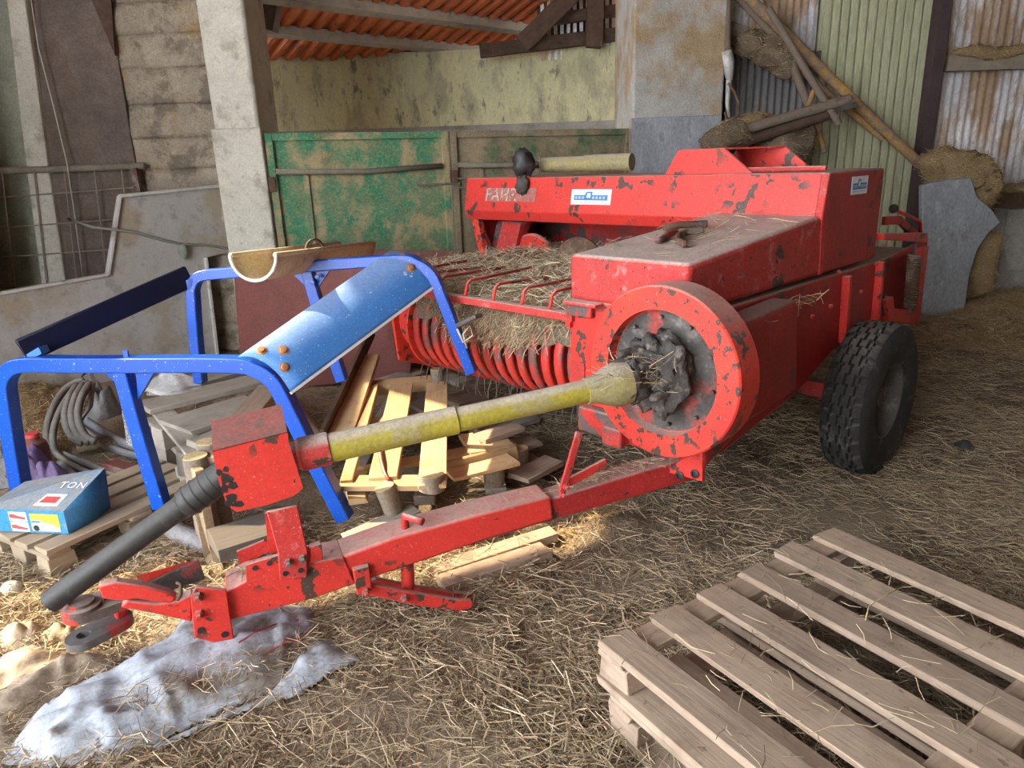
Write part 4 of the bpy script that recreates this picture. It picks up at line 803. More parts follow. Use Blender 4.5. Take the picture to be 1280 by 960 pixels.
# ------------------------------------------------------------------ blue cab frame
fR, fL = G(430, 645, .12), G(25, 612, .20); PA = vplane(fL, fR); na = (fR - fL).cross(Z).normalized()
cA = PA(338, 455); Bc = YP(522, 330, 3.42); off = Bc - cA; off = na * off.dot(na); BO = fL + off
def PB(x, y): return PL(x, y, BO, na)
cab = thing('cab_frame', 'bright blue tractor cab frame lying over the pallets with a curved front visor', 'cab frame', (fL + fR) / 2 - Z * .1)
def arcpx(pts, n=5):                                       # smooth a pixel path (Catmull-Rom)
    out = []
    for i in range(len(pts) - 1):
        p0, p1, p2, p3 = (Vector(pts[max(0, min(len(pts) - 1, j))]) for j in (i - 1, i, i + 1, i + 2))
        for k in range(n):
            t = k / n; out.append(.5 * ((2 * p1) + (p2 - p0) * t + (2 * p0 - 5 * p1 + 4 * p2 - p3) * t * t + (3 * p1 - p0 - 3 * p2 + p3) * t ** 3))
    return [(q.x, q.y) for q in out] + [tuple(pts[-1])]
pA = arcpx([(27, 612), (18, 560), (9, 500), (7, 478), (14, 463), (32, 455), (90, 455), (160, 455), (290, 455), (322, 461), (344, 476), (362, 508), (392, 570), (432, 648)])
pB = arcpx([(251, 478), (246, 430), (242, 375), (242, 358), (252, 345), (285, 341), (380, 333), (495, 325), (520, 329), (540, 343), (553, 372), (568, 410), (590, 466)])
MB().strip([PA(*p) for p in pA], .066, .07, na).build('side_frame', 'blue', cab, bevel=.005)
MB().strip([PB(*p) for p in pB], .052, .06, na).build('side_frame', 'blue', cab, bevel=.005)
MB().strip([PA(*p) for p in arcpx([(152, 458), (172, 530), (203, 634)])], .066, .06, na).build('middle_post', 'blue', cab, bevel=.005)
MB().strip([PB(*p) for p in arcpx([(384, 336), (400, 390), (428, 476)])], .058, .05, na).build('middle_post', 'blue', cab, bevel=.005)
for M_, tri in ((PA, [(150, 466), (130, 466), (160, 492)]), (PA, [(170, 466), (192, 466), (172, 500)]), (PB, [(380, 340), (366, 342), (386, 362)]), (PB, [(396, 340), (412, 338), (396, 362)])):
    MB().prism([M_(*p) for p in tri], -na * .02).build('gusset', 'blue', cab)
va = arcpx([(306, 446), (322, 446), (340, 454), (356, 468), (370, 488)], 4); vb = arcpx([(486, 318), (502, 319), (522, 324), (538, 336), (550, 354)], 4)
A_, B_ = [PA(*p) + na * .05 for p in va], [PB(*p) - na * .02 for p in vb]; nn_ = len(A_)
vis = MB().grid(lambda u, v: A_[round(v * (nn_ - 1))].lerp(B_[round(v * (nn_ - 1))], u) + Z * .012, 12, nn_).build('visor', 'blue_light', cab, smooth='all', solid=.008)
MB().strip([A_[-1].lerp(B_[-1], k / 6) + Z * .004 for k in range(7)], .02, .012, na.cross(B_[-1] - A_[-1])).build('visor_lip', 'galv_edge', cab)
def vb_(u, v): i = v * (nn_ - 1); k = int(min(i, nn_ - 2)); f = i - k; a = A_[k].lerp(A_[k + 1], f); b = B_[k].lerp(B_[k + 1], f); return a.lerp(b, u) + Z * .016, (A_[k + 1] - A_[k]).cross(B_[k] - A_[k])
for u, v in ((.05, .28), (.10, .50), (.04, .72), (.95, .35), (.90, .60), (.97, .66)):
    p, nr = vb_(u, v); nr = nr if nr.z > 0 else -nr
    MB().lathe(p, nr, [(0, -.004), (.022, -.004), (.022, .003), (.015, .004), (.013, .014), (0, .015)], 10).build('visor_bolt', 'copper', cab, smooth=True)
MB().bar(PA(28, 442) + Z * .01, PB(238, 350) + Z * .02, .03, .11).build('cross_rail', 'blue_dark', cab, bevel=.006)
MB().prism([PB(228, 352), PB(246, 346), PB(244, 360), PB(226, 364)], na * .03).build('rail_bracket', 'blue', cab)
MB().prism([PA(28, 446), PA(48, 434), PA(52, 442), PA(36, 450)], -na * .05).build('rail_bracket', 'blue_light', cab)
for a in ((400, 345), (394, 352)): MB().lathe(PB(*a) + na * .03, na, [(.012, 0), (.012, .008), (0, .009)], 8).build('bolt', 'blue', cab)
bx_ = PB(585, 412) + na * .05
tag(MB().bar(PB(578, 402) + na * .08, PB(606, 386) + na * .16, .05, .02).build('flat_iron', 'steel', bevel=.004), 'short dark flat iron wedged at the end of the blue frame leg', 'iron bar')
tag(MB().tube([PB(574, 408) + na * .05, PB(582, 424) + na * .06, PB(594, 416) + na * .06, PB(590, 404) + na * .05, PB(582, 414) + na * .06, PB(586, 432) + na * .05], .006, 5).build('tie_wire', 'rope_pale', smooth='all'), 'twisted tie wire wound round the blue frame leg', 'wire')
tag(MB().bar(PA(157, 438) , PA(162, 470), .02, .012).build('frame_clip', 'blue'), 'small blue clip standing up on the blue frame rail', 'clip')

# half-round gutter on top of it
g0, g1 = YP(316, 319, 3.15), YP(446, 304, 4.2); gd = g1 - g0; gx = frame(gd)
gt = thing('gutter', 'cream half-round gutter length with white rim resting on the blue frame', 'gutter', g0.lerp(g1, .5) - Z * .11)
def gf(r, lip): return lambda u, v: g0 + gd * u + gx[1] * math.cos(math.pi * (v + 1)) * r + gx[2] * math.sin(math.pi * (v + 1)) * r
MB().grid(gf(.112, 0), 10, 22).build('channel', 'gutter', gt, smooth='all', solid=.006)
MB().tube([g0 + gx[1] * math.cos(math.pi * (1 + k / 16)) * .112 + gx[2] * math.sin(math.pi * (1 + k / 16)) * .112 for k in range(17)], .0075, 6).build('end_rim', 'gutter_rim', gt, smooth='all')
for s in (-1, 1): MB().tube([g0 + gx[1] * s * .108, g1 + gx[1] * s * .108], .012, 8).build('bead', 'gutter', gt, smooth='all')
pm_ = g0.lerp(g1, .35) + gx[1] * -.1
MB().tube([pm_ + gd.normalized() * (.09 * math.cos(a)) + Z * (.05 * math.sin(a)) for a in np.linspace(0, 3.14, 9)], .007, 6).build('hanger', 'rusty', gt, smooth='all')

# ------------------------------------------------------------------ pallets
def std_pallet(o, e1, e2, z, mat, label, name='pallet', n=6, L=1.2, W=1.02, bw=.10, group=None, blockmat=None, mid=None):
    mid = mid or L / 2
    """boards run along e1, side by side along e2; o = corner of the top surface"""
    o, e1, e2 = Vector(o), Vector(e1).normalized(), Vector(e2).normalized(); o.z = z
    t = thing(name, label, 'pallet', o + e1 * L / 2 + e2 * W / 2 - Z * .144, math.atan2(e1.y, e1.x), group)
    for i in range(n):
        p = o + e2 * (bw / 2 + (W - bw) * i / (n - 1)); q = random.uniform(-.012, .012)
        board('top_board', p + e1 * q, p + e1 * (L + q), bw + random.uniform(-.006, .006), .022, mat, t)
    for s in (.05, mid, L - .05):
        p = o + e1 * s - Z * .022; board('cross_board', p, p + e2 * W, .10, .022, mat, t)
    for s in (.06, mid, L - .06):
        for r in (.06, W / 2, W - .06):
            p = o + e1 * s + e2 * r - Z * .044; board('block', p - e1 * .055, p + e1 * .055, .10, .078, blockmat or mat, t)
    for r in (.05, W / 2, W - .05):
        p = o + e2 * r - Z * .122; board('bottom_board', p, p + e1 * L, .10, .022, mat, t)
    return t
zt = .30
a0, a1 = G(747, 800, zt), G(1022, 664, zt); e2 = (a1 - a0).normalized(); e1 = Vector((e2.y, -e2.x, 0))
b0 = G(1035, 656, zt); b1 = G(1280, 762, zt); e1 = (b1 - b0).normalized()
std_pallet(a0, e1, e2, zt, 'pallet_old', 'weathered wooden pallet lying on another pallet beside the baler wheel', W=(a1 - a0).length + .07, bw=.108, L=1.53, mid=.79)
std_pallet(a0 + e1 * .04 - e2 * .0, e1, e2, zt - .147, 'pallet_old', 'weathered wooden pallet at the bottom under the other loose pallet', W=(a1 - a0).length + .05, bw=.098, L=1.5, mid=.79)
c0 = G(57, 690, .145); d1 = (G(193, 628, .145) - c0).normalized(); d2 = Vector((-d1.y, d1.x, 0)); 
std_pallet(c0, d1, d2, .145, 'pallet_new_dull', 'dusty small pallet carrying the blue printed carton', L=.84, W=.50, n=4, bw=.10) if 'pallet_new_dull' in T else None

def log(name, px, py, z, r, h, parent, tilt=(0, 0, 1)):
    c = G(px, py, z); tl = Vector(tilt).normalized()
    m_ = MB(); n_ = 18; x, y, w = frame(tl); prof = []
    for k in range(n_): a = 2 * math.pi * k / n_; rr = r * (1 + .06 * math.sin(3 * a + px)); prof.append((y * math.cos(a) + w * math.sin(a)) * rr)
    m_.v = [c - tl * h + p for p in prof] + [c + p for p in prof]; m_.f = [tuple(range(n_))] + [(k, (k + 1) % n_, n_ + (k + 1) % n_, n_ + k) for k in range(n_)]
    o = m_.build(name, 'bark', parent, smooth=50)
    MB().lathe(c, tl, [(r * .97, -.004), (r * .95, .002), (0, .003)], n_).build('cut_end', 'log_end', o); return o
# heap of pale, partly sunlit pallets under the blue frame
hp1 = thing('log_pallet', 'pale pallet with round log blocks lying upside down under the yellow shaft', 'pallet', G(505, 560, .1))
N_, O_, Gy = 'pallet_new', 'pallet_old', 'pallet_grey'
for q, z, t, m_ in (([(532, 478), (560, 477), (523, 606), (557, 606)], (.37, .27), .024, N_), ([(489, 480), (516, 480), (459, 597), (497, 597)], (.36, .26), .022, N_), ([(461, 480), (474, 480), (425, 600), (441, 600)], (.36, .26), .022, N_),
                    ([(425, 594), (427, 607), (557, 592), (557, 608)], .245, .03, N_), ([(467, 475), (467, 483), (548, 468), (548, 476)], .34, .06, N_)): qboard('slat', q, z, t, m_, hp1)
board('cross_board', G(440, 528, .27), G(600, 512, .30), .10, .022, O_, hp1); board('cross_board', G(432, 590, .20), G(640, 552, .22), .09, .022, N_, hp1)
log('log_block', 539, 592, .30, .058, .075, hp1); log('log_block', 547, 461, .42, .045, .10, hp1); log('log_block', 447, 592, .22, .05, .1, hp1)
hp2 = thing('log_pallet', 'pale broken pallet lying partly under the red pickup reel', 'pallet', G(600, 560, .06))
for q, z, t, m_ in (([(559, 580), (559, 600), (635, 562), (647, 579)], .20, .022, N_), ([(592, 540), (604, 553), (645, 527), (650, 534)], .24, .03, O_), ([(572, 545), (592, 540), (590, 566), (606, 562)], .22, .022, N_), ([(560, 492), (560, 510), (592, 484), (602, 495)], .22, .03, O_),
                    ([(651, 582), (644, 608), (688, 564), (697, 580)], .11, .03, O_), ([(560, 467), (560, 483), (572, 464), (582, 477)], .20, .03, Gy), ([(640, 548), (648, 560), (664, 541), (674, 553)], .14, .03, O_)): qboard('slat', q, z, t, m_, hp2)
board('slat', G(557, 577, .23), G(646, 556, .23), .02, .075, N_, hp2); board('runner', G(560, 505, .17), G(680, 585, .08), .09, .05, O_, hp2)
log('log_block', 617, 584, .17, .05, .09, hp2); log('log_block', 650, 560, .17, .045, .1, hp2)
hp3 = thing('pallet', 'grey dusty broken pallet boards stacked beneath the pale log pallet', 'pallet', G(500, 470, .05))
for q, z in (([(470, 444), (472, 463), (488, 443), (498, 456)], .18), ([(478, 470), (480, 482), (520, 458), (528, 466)], .15), ([(520, 500), (524, 520), (598, 484), (606, 500)], .12), ([(450, 540), (456, 562), (560, 515), (566, 530)], .14), ([(600, 530), (606, 545), (660, 512), (668, 524)], .08)): qboard('slat', q, z, .03, Gy, hp3)
board('runner', G(430, 610, .06), G(500, 480, .06), .1, .06, Gy, hp3); board('runner', G(530, 620, .06), G(560, 490, .06), .1, .06, Gy, hp3); board('runner', G(620, 610, .05), G(600, 500, .05), .1, .05, Gy, hp3)
tag(qboard('plank', [(451, 442), (473, 443), (406, 546), (440, 548)], (.44, .30), .035, N_), 'long pale sunlit plank lying on the left edge of the log pallet', 'plank')
tag(board('plank', G(466, 412, .52) , G(404, 548, .30), .02, .10, 'beam_dark', top=False), 'dark narrow plank on edge beside the pale sunlit plank', 'plank')
bm_ = thing('timber_beam', 'grey timber with a round log block nailed on beside the drawbar', 'beam', G(450, 655, .0))
board('beam', G(432, 672, .10), G(520, 634, .13), .10, .07, Gy, bm_); lb_ = G(493, 640, .12) + Vector((-.035, 0, .125)); px_ = (lb_ - EYE); log('log_block', 640 + F * px_.dot(CR) / px_.dot(_f), 480 - F * px_.dot(CU) / px_.dot(_f), lb_.z, .046, .13, bm_, (-.25, -.05, 1))
tag(MB().tube([G(474, 560, .30), G(476, 575, .29), G(480, 590, .27), G(486, 600, .255)], .008, 6).build('bent_rod', 'red', smooth='all'), 'bent red rod standing up beside the round log block', 'rod')
for q, lb in (([(540, 702), (545, 716), (690, 656), (694, 668)], 'pale board lying on the ground behind the drawbar, the farther of two'), ([(545, 718), (552, 734), (680, 676), (686, 690)], 'pale board lying on the ground behind the drawbar, the nearer of two')):
    tag(qboard('plank', q, .05, .04, O_), lb, 'plank')
tag(qboard('plank', [(432, 610), (434, 625), (458, 606), (458, 622)], .20, .03, N_), 'short pale board end sticking out below the log pallet', 'plank')
# grey dusty stack under the blue frame
gp_ = thing('pallet', 'grey dusty deep-sided pallet under the crumpled clear film', 'pallet', G(260, 520, .0), .0)
for q, z in (([(176, 500), (181, 514), (331, 464), (341, 475)], .42), ([(213, 520), (225, 543), (316, 490), (330, 508)], .42), ([(240, 546), (250, 562), (330, 518), (336, 530)], .42), ([(190, 480), (196, 494), (300, 452), (310, 462)], .42)): qboard('top_board', q, z, .028, Gy, gp_)
for a, b in (((196, 505), (262, 580)), ((320, 470), (352, 520))): board('cross_board', G(*a, .39), G(*b, .39), .1, .03, Gy, gp_)
for a in ((208, 530), (240, 562), (325, 480), (300, 520)): p = G(*a, .355); board('block', p - d1 * .06, p + d1 * .06, .1, .12, Gy, gp_)
board('side_board', G(192, 520, .24), G(262, 590, .24), .1, .03, Gy, gp_); board('side_board', G(318, 478, .24), G(352, 524, .24), .1, .03, Gy, gp_)
for a in ((208, 545), (240, 580), (325, 500)): p = G(*a, .20); board('block', p - d1 * .06, p + d1 * .06, .11, .19, Gy, gp_)
tag(qboard('plank', [(328, 476), (346, 486), (246, 566), (268, 578)], (.52, .44), .05, O_), 'pale edged plank slanting across the grey pallet stack', 'plank')
tag(log('round_log', 244, 570, .45, .052, .45, None, (.0, .0, 1)), 'upright cut round log with torn cardboard hanging at its side', 'log'); tag(log('round_log', 259, 552, .47, .05, .47, None), 'upright cut round log between the grey pallet and the cardboard log', 'log')
cpa = [G(228, 566, .43), G(238, 640, .20), G(262, 720, .02), G(300, 690, .02), G(285, 620, .25), G(268, 575, .42)]
tag(MB().prism([G(229, 575, .42), G(243, 590, .42), G(262, 690, .05), G(270, 722, .01), G(256, 700, .03), G(236, 620, .25)], Vector((.03, .03, 0))).build('cardboard', 'carton', bevel=.004), 'torn brown cardboard sheet hanging from the cut logs', 'cardboard')
tag(qboard('plank', [(262, 660), (266, 690), (345, 636), (350, 664)], .18, .06, 'timber_dark'), 'dark grey timber lying behind the red upright', 'plank')
tag(MB().tube([G(205, 652, .06), G(225, 668, .055), G(258, 680, .05), G(300, 672, .05)], .045, 12).build('duct_tube', 'trash', smooth='all'), 'grey tube lying on the ground behind the black shaft tube', 'tube')
tag(MB().tube([G(345, 470, .44), G(372, 520, .30), G(405, 560, .20)], .05, 10).build('paper_roll', 'carton', smooth='all'), 'crushed brown paper roll beside the blue frame corner', 'paper roll')
# crumpled clear film on the stack
def crumple(name, cx, cy, z, rx, ry, h, mat, label, cat, seed=0.0, n=40):
    c = G(cx, cy, z)
    def fn(u, v):
        a, r = 2 * math.pi * u, v; e = 1 + .3 * noise.noise(Vector((math.cos(a) * 1.7, math.sin(a) * 1.7, seed)))
        x, y = c.x + rx * r * e * math.cos(a), c.y + ry * r * e * math.sin(a)
        return Vector((x, y, z + .004 + max(0, h * (1 - r ** 2.5)) * (.75 + .9 * abs(noise.noise(Vector((x * 14, y * 14, seed)))))))
    return tag(MB().grid(fn, n, 12, closeu=True).build(name, mat, smooth=70), label, cat)
crumple('plastic_film', 216, 488, .42, .15, .10, .10, 'clear', 'crumpled clear plastic film on the grey pallet stack', 'film', 2)

# ------------------------------------------------------------------ left corner clutter
ct = thing('carton', 'blue printed car accessory carton lying on the small pallet', 'carton', G(40, 660, .146))
zb, zt_ = .15, .245
f0, f1 = G(-14, 663, zb), G(86, 667, zb); ex = (f1 - f0).normalized(); h_ = .105; dp = Vector((-ex.y, ex.x, 0))
bk0, bk1 = f0 + dp * .24, f1 + dp * .24 + ex * .02
pk = f1 + dp * .26 + Z * .19 + ex * .02
cb = MB(); cb.v = [f0, f1, bk1, bk0, f0 + Z * h_, f1 + Z * h_, pk, bk0 + Z * .12, f1 + dp * .16 + ex * .035 + Z * .02, f1 + dp * .18 + ex * .045 + Z * .12]
cb.f = [(0, 1, 5, 4), (4, 5, 6, 7), (3, 2, 1, 0), (0, 4, 7, 3), (3, 7, 6, 2)]
body = cb.build('carton_body', 'box_blue', ct, solid=.003)
eb = MB(); eb.v = [f1, f1 + dp * .13 + ex * .03, bk1, pk, f1 + dp * .14 + ex * .045 + Z * .11, f1 + Z * h_]; eb.f = [(0, 1, 4, 5), (1, 2, 3, 4), (5, 4, 3)]
eb.build('end_flap', 'box_side', ct, smooth=60, solid=.003)
up = Z; fn_ = -dp
def cq(x, y, w, h, c): return [f1 - ex * (x + c * 0) + up * y + fn_ * c, f1 - ex * (x - w) + up * y + fn_ * c, f1 - ex * (x - w) + up * (y + h) + fn_ * c, f1 - ex * x + up * (y + h) + fn_ * c]
def pr_(name, quad, mat): return MB().prism(quad, fn_ * .0008).build(name, mat, body)
pr_('picture', cq(.165, .008, .135, .082, .002), 'p_yellow'); pr_('picture_ground', cq(.165, .008, .135, .022, .003), 'p_grey')
car = [(0, .022), (.10, .020), (.112, .03), (.108, .042), (.06, .050), (.045, .060), (.0, .060)]
pr_('picture_car', [f1 - ex * (.163 - x) + up * y + fn_ * .004 for x, y in car], 'white'); pr_('picture_window', [f1 - ex * (.163 - x) + up * y + fn_ * .005 for x, y in ((.002, .050), (.05, .050), (.04, .058), (.002, .058))], 'sblue')
MB().lathe(f1 - ex * .143 + up * .024 + fn_ * .005, fn_, [(0, 0), (.014, 0), (.014, .001), (0, .001)], 16).build('picture_tyre', 'p_black', body)
pr_('picture', cq(.265, .004, .085, .044, .002), 'white'); pr_('picture', cq(.265, .052, .085, .044, .002), 'white')
for y in (.012, .062): pr_('picture_car', [f1 - ex * (.262 - x) + up * (y + b) + fn_ * .003 for x, b in ((0, .006), (.07, .0), (.078, .008), (.04, .016), (.02, .024), (0, .022))], 'p_red')
lp = f1 + Z * h_; ly = (pk - lp); ln_ = ex.cross(ly).normalized(); ln_ = ln_ if ln_.z > 0 else -ln_
def toplocal(o): return o
tm = text_part('TON', .055, Vector((0, 0, 0)), (1, 0, 0), (0, 1, 0), 'lettering', 'white', body, 1.1)
bw_ = WM[body.name]; o_ = lp - ex * .13 + ly * .50 + ln_ * .004; xx = ex; yy = (ly - ex * ly.dot(ex)).normalized(); zz2 = xx.cross(yy)
tm.data.transform(bw_.inverted() @ Matrix(((xx.x, yy.x, zz2.x, o_.x), (xx.y, yy.y, zz2.y, o_.y), (xx.z, yy.z, zz2.z, o_.z), (0, 0, 0, 1))))
MB().prism([lp - ex * .165 + ly * .10, lp - ex * .05 + ly * .10, lp - ex * .05 + ly * .36, lp - ex * .15 + ly * .36], ln_ * .003).build('red_label', 'white', body)
MB().prism([lp - ex * .15 + ly * .16 + ln_ * .003, lp - ex * .07 + ly * .16 + ln_ * .003, lp - ex * .07 + ly * .30 + ln_ * .003, lp - ex * .14 + ly * .30 + ln_ * .003], ln_ * .001).build('red_print', 'p_red', body)

bt = thing('canister', 'dull red metal canister with round shoulders beside the hoses', 'canister', G(55, 606, 0))
cc = G(55, 606, 0); MB().lathe(cc, Z, [(0, .10), (.062, .10), (.066, .11), (.066, .22), (.058, .25), (.034, .268), (.034, .285), (0, .285)], 24).build('body', 'red_bottle', bt, smooth=True)
MB().lathe(cc + Z * .285, Z, [(0, 0), (.036, 0), (.036, .018), (0, .02)], 16).build('cap', 'p_red', bt, smooth=True); MB().lathe(cc, Z, [(0, 0), (.066, 0), (.066, .1), (0, .1)], 24).build('base', 'rusty', bt, smooth=True)
crumple('plastic_bag', 10, 600, .0, .16, .14, .20, 'trash', 'grey crumpled bag behind the blue carton', 'bag', 5); crumple('plastic_bag', 38, 590, .12, .10, .10, .14, 'purple_cloth', 'purple crumpled film behind the red canister', 'film', 7)
crumple('plastic_bag', 63, 604, .06, .10, .07, .12, 'purple_cloth', 'dark purple crumpled film in front of the red canister', 'film', 9)
def hose(pxz, r, label, mat='hose', name='hose', n=5, cat='hose', group=None):
    P = [G(x, y, z) for x, y, z in pxz]; out = []
    for i in range(len(P) - 1):
        p0, p1, p2, p3 = (P[max(0, min(len(P) - 1, j))] for j in (i - 1, i, i + 1, i + 2))
        for k in range(n): t = k / n; out.append(.5 * ((2 * p1) + (p2 - p0) * t + (2 * p0 - 5 * p1 + 4 * p2 - p3) * t * t + (3 * p1 - p0 - 3 * p2 + p3) * t ** 3))
    return tag(MB().tube(out + [P[-1]], r, 10).build(name, mat, smooth='all'), label, cat, group)
hose([(105, 474, .34), (82, 486, .30), (64, 515, .22), (58, 545, .12), (68, 562, .06), (110, 580, .03), (150, 598, .03)], .022, 'thick grey hose looping down from the bundle past the canister')
hose([(108, 478, .36), (90, 490, .32), (72, 520, .24), (66, 550, .14), (76, 572, .05), (120, 596, .04), (170, 612, .04), (245, 618, .04)], .02, 'grey hose running along the ground under the blue middle post')
hose([(75, 578, .03), (100, 598, .025), (150, 618, .02), (200, 622, .02), (250, 622, .02)], .02, 'blue-grey hose lying lowest along the ground by the small pallet', 'hose_blue')
for i, (x, y) in enumerate(((84, 498), (92, 497), (100, 496))): hose([(x + 12, y - 16, .38), (x + 2, y, .36), (x - 3, y + 25, .28), (x + 6, y + 48, .18), (x + 20, y + 56, .14)], .022, ('grey hose loop of the bundle nearest the red canister', 'middle one of three grey hose loops in the bundle', 'grey hose loop of the bundle next to the pale strap')[i], 'hose', group='hose loops in the bundle')
hose([(108, 526, .16), (130, 540, .10), (160, 556, .08), (200, 566, .06)], .026, 'dark hose end curving under the blue middle post, upper of two', 'hose_blue'); hose([(104, 536, .12), (126, 552, .07), (156, 566, .05), (196, 574, .04)], .022, 'dark hose end curving under the blue middle post, lower of two', 'hose_blue')
hose([(112, 616, .04), (158, 620, .04)], .02, 'short red-brown pipe beside the blue carton', 'red_dark', 'pipe', cat='pipe')
def strap(pts, w, mat, label):
    P = [G(x, y, z) for x, y, z in pts]; return tag(MB().strip(P, .02, w, (0, 1, 0)).build('strap', mat, bevel=.004), label, 'strap')
strap([(104, 470, .40), (112, 460, .42), (116, 480, .38), (112, 510, .26), (98, 530, .20), (112, 552, .14)], .05, 'trash', 'pale grey strap wrapped round the hose bundle')
crumple('work_glove', 130, 520, .12, .10, .12, .20, 'trash', 'grey stiff cloth lump hanging on the hose bundle', 'cloth', 11)
tag(board('brick_block', G(138, 575, .09), G(164, 585, .09), .09, .06, 'red_bottle', bev=.01), 'dusty pale block lying among the hoses', 'block')
tag(MB().tube([G(100, 560, .05), G(128, 552, .08), G(150, 560, .05)], .04, 8).build('root_lump', 'chaff_dark', smooth='all'), 'dark earthy lump among the hoses', 'lump')
tag(MB().prism([G(150, 505, .35), G(160, 503, .35), G(172, 560, .12), G(158, 560, .12)], Vector((.02, .06, 0))).build('plastic_canister', 'clear', bevel=.01), 'pale translucent plastic piece beside the hose bundle', 'plastic piece')
# heaps of chaff
def heap(name, poly, hmax, mat, label, seed, soft=.35, z0=0.0, kind='stuff', step=.035, clump=.05):
    o = mound(name, [(p.x, p.y) for p in poly], lambda x, y, d: min(1, d / soft) ** .8 * hmax * (.8 + .35 * fbm(x, y, 1.6, 3, seed)) + clump * min(1, d / .1) * (fbm(x, y, 9, 3, seed)) - .003, mat, step, z0)
    return tag(o, label, 'chaff', kind=kind)
heap('chaff_heap', [G(-40, 600), G(60, 585), G(110, 540), G(120, 500), G(75, 478), G(-40, 505)], .26, 'chaff', 'pale chaff heaped against the galvanised sheet', 3, .55)
heap('chaff_heap', [Vector((BW(1148, 300).x, 7.62, 0)), Vector((BW(1330, 300).x, 7.55, 0)), Vector((8.8, 7.82, 0)), Vector((BW(1150, 300).x, 7.82, 0))], .02, 'chaff', 'chaff lying along the foot of the back wall', 4, .2)
heap('chaff_heap', [G(1170, 400), G(1300, 400), G(1420, 380), Vector((6.6, 7.8, 0)), Vector((5.0, 7.8, 0)), G(1205, 378)], .26, 'chaff', 'pale chaff spread in front of the low concrete wall', 5, .5)
heap('chaff_heap', [G(700, 690), G(690, 655), G(740, 628), G(800, 630), G(775, 660)], .05, 'chaff', 'small pale chaff drift behind the drawbar', 6, .3)
heap('chaff_heap', [G(0, 770), G(120, 775), G(300, 720), G(310, 700), G(190, 690), G(60, 735), G(0, 745)], .035, 'chaff', 'sunlit chaff strewn between small pallet and drawbar', 8, .2)
heap('chaff_heap', [G(452, 470), G(505, 468), G(520, 440), G(500, 425), G(470, 432)], .2, 'chaff', 'chaff heap behind the log pallet beside the pickup', 12, .3)
heap('chaff_heap', [G(1160, 470), G(1230, 455), G(1310, 462), G(1420, 430), G(1300, 398), G(1160, 398), G(1140, 430)], .03, 'chaff', 'thin pale chaff trodden flat on the floor behind the wheel', 16, .5, clump=.02)
# grey slab with a curved cut, chaff on and behind it
sp_ = vplane(Vector((0, 7.0, 0)), Vector((9, 7.0, 0)))
sl2 = [(1153, 232), (1165, 228), (1190, 224), (1214, 222), (1222, 246), (1240, 262), (1251, 278), (1236, 291), (1222, 312), (1212, 345), (1205, 392), (1180, 398), (1153, 393)]
tag(MB().prism([sp_(*p) for p in sl2], (0, .07, 0)).build('stone_slab', 'slab', bevel=.01), 'rough blue-grey slab with a curved cut standing by the back wall', 'slab')
def lump(name, pts, r, mat, label, seed, amp=.3):
    mb = MB(); n_ = 18
    P = [Vector(p) for p in pts]; path = []
    for i in range(len(P) - 1):
        for k in range(8): path.append(P[i].lerp(P[i + 1], k / 8))
    path.append(P[-1]); m_ = len(path); rad = [r * math.sin(math.pi * min(1, max(0, (i + .6) / (m_ + .2)))) ** .45 for i in range(m_)]
    mb.tube(path, rad, n_)
    mb.v = [p + Vector((noise.fractal(p * 5 + Vector((seed, 0, 0)), 1, 2, 4), noise.fractal(p * 5 + Vector((0, seed, 0)), 1, 2, 4), noise.fractal(p * 5 + Vector((0, 0, seed)), 1, 2, 4))) * r * amp for p in mb.v]
    return tag(mb.build(name, mat, smooth='all'), label, 'chaff', kind='stuff')
lump('chaff_clump', [YP(1150, 205, 7.3), YP(1185, 210, 7.25), YP(1225, 225, 7.2), YP(1240, 250, 7.1)], .19, 'chaff', 'chaff heaped on top of the rough grey slab', 2, .5)
lump('chaff_clump', [YP(1244, 290, 7.2), YP(1226, 330, 7.2), YP(1216, 370, 7.2)], .16, 'chaff', 'chaff spilling behind the curved cut of the slab', 5, .4)
lump('chaff_clump', [YP(922, 52, 7.8), YP(960, 62, 7.8), YP(1000, 92, 7.8)], .16, 'chaff_dark', 'dusty hay hanging over the slanted beam', 6, .6)
lump('chaff_clump', [YP(945, 190, 7.7), YP(980, 185, 7.7), YP(1012, 195, 7.7)], .26, 'chaff_dark', 'grey old hay piled behind the raised red cover', 9, .35)
lump('chaff_clump', [YP(905, 168, 7.75), YP(940, 160, 7.75), YP(960, 168, 7.75)], .14, 'chaff', 'hay clump under the hanging hook', 11, .45)
lump('chaff_clump', [Vector((BW(1180, 70).x, BY - .13, BW(1180, 68).z)), Vector((BW(1290, 66).x, BY - .13, BW(1230, 66).z))], .06, 'chaff', 'hay lying along the wall beam', 13, .8)
lump('chaff_clump', [Vector((BW(1222, 236).x, 7.7, BW(1240, 236).z)), Vector((BW(1330, 236).x, 7.7, BW(1240, 236).z))], .07, 'chaff', 'hay lying along the low wall sill', 14, .6)
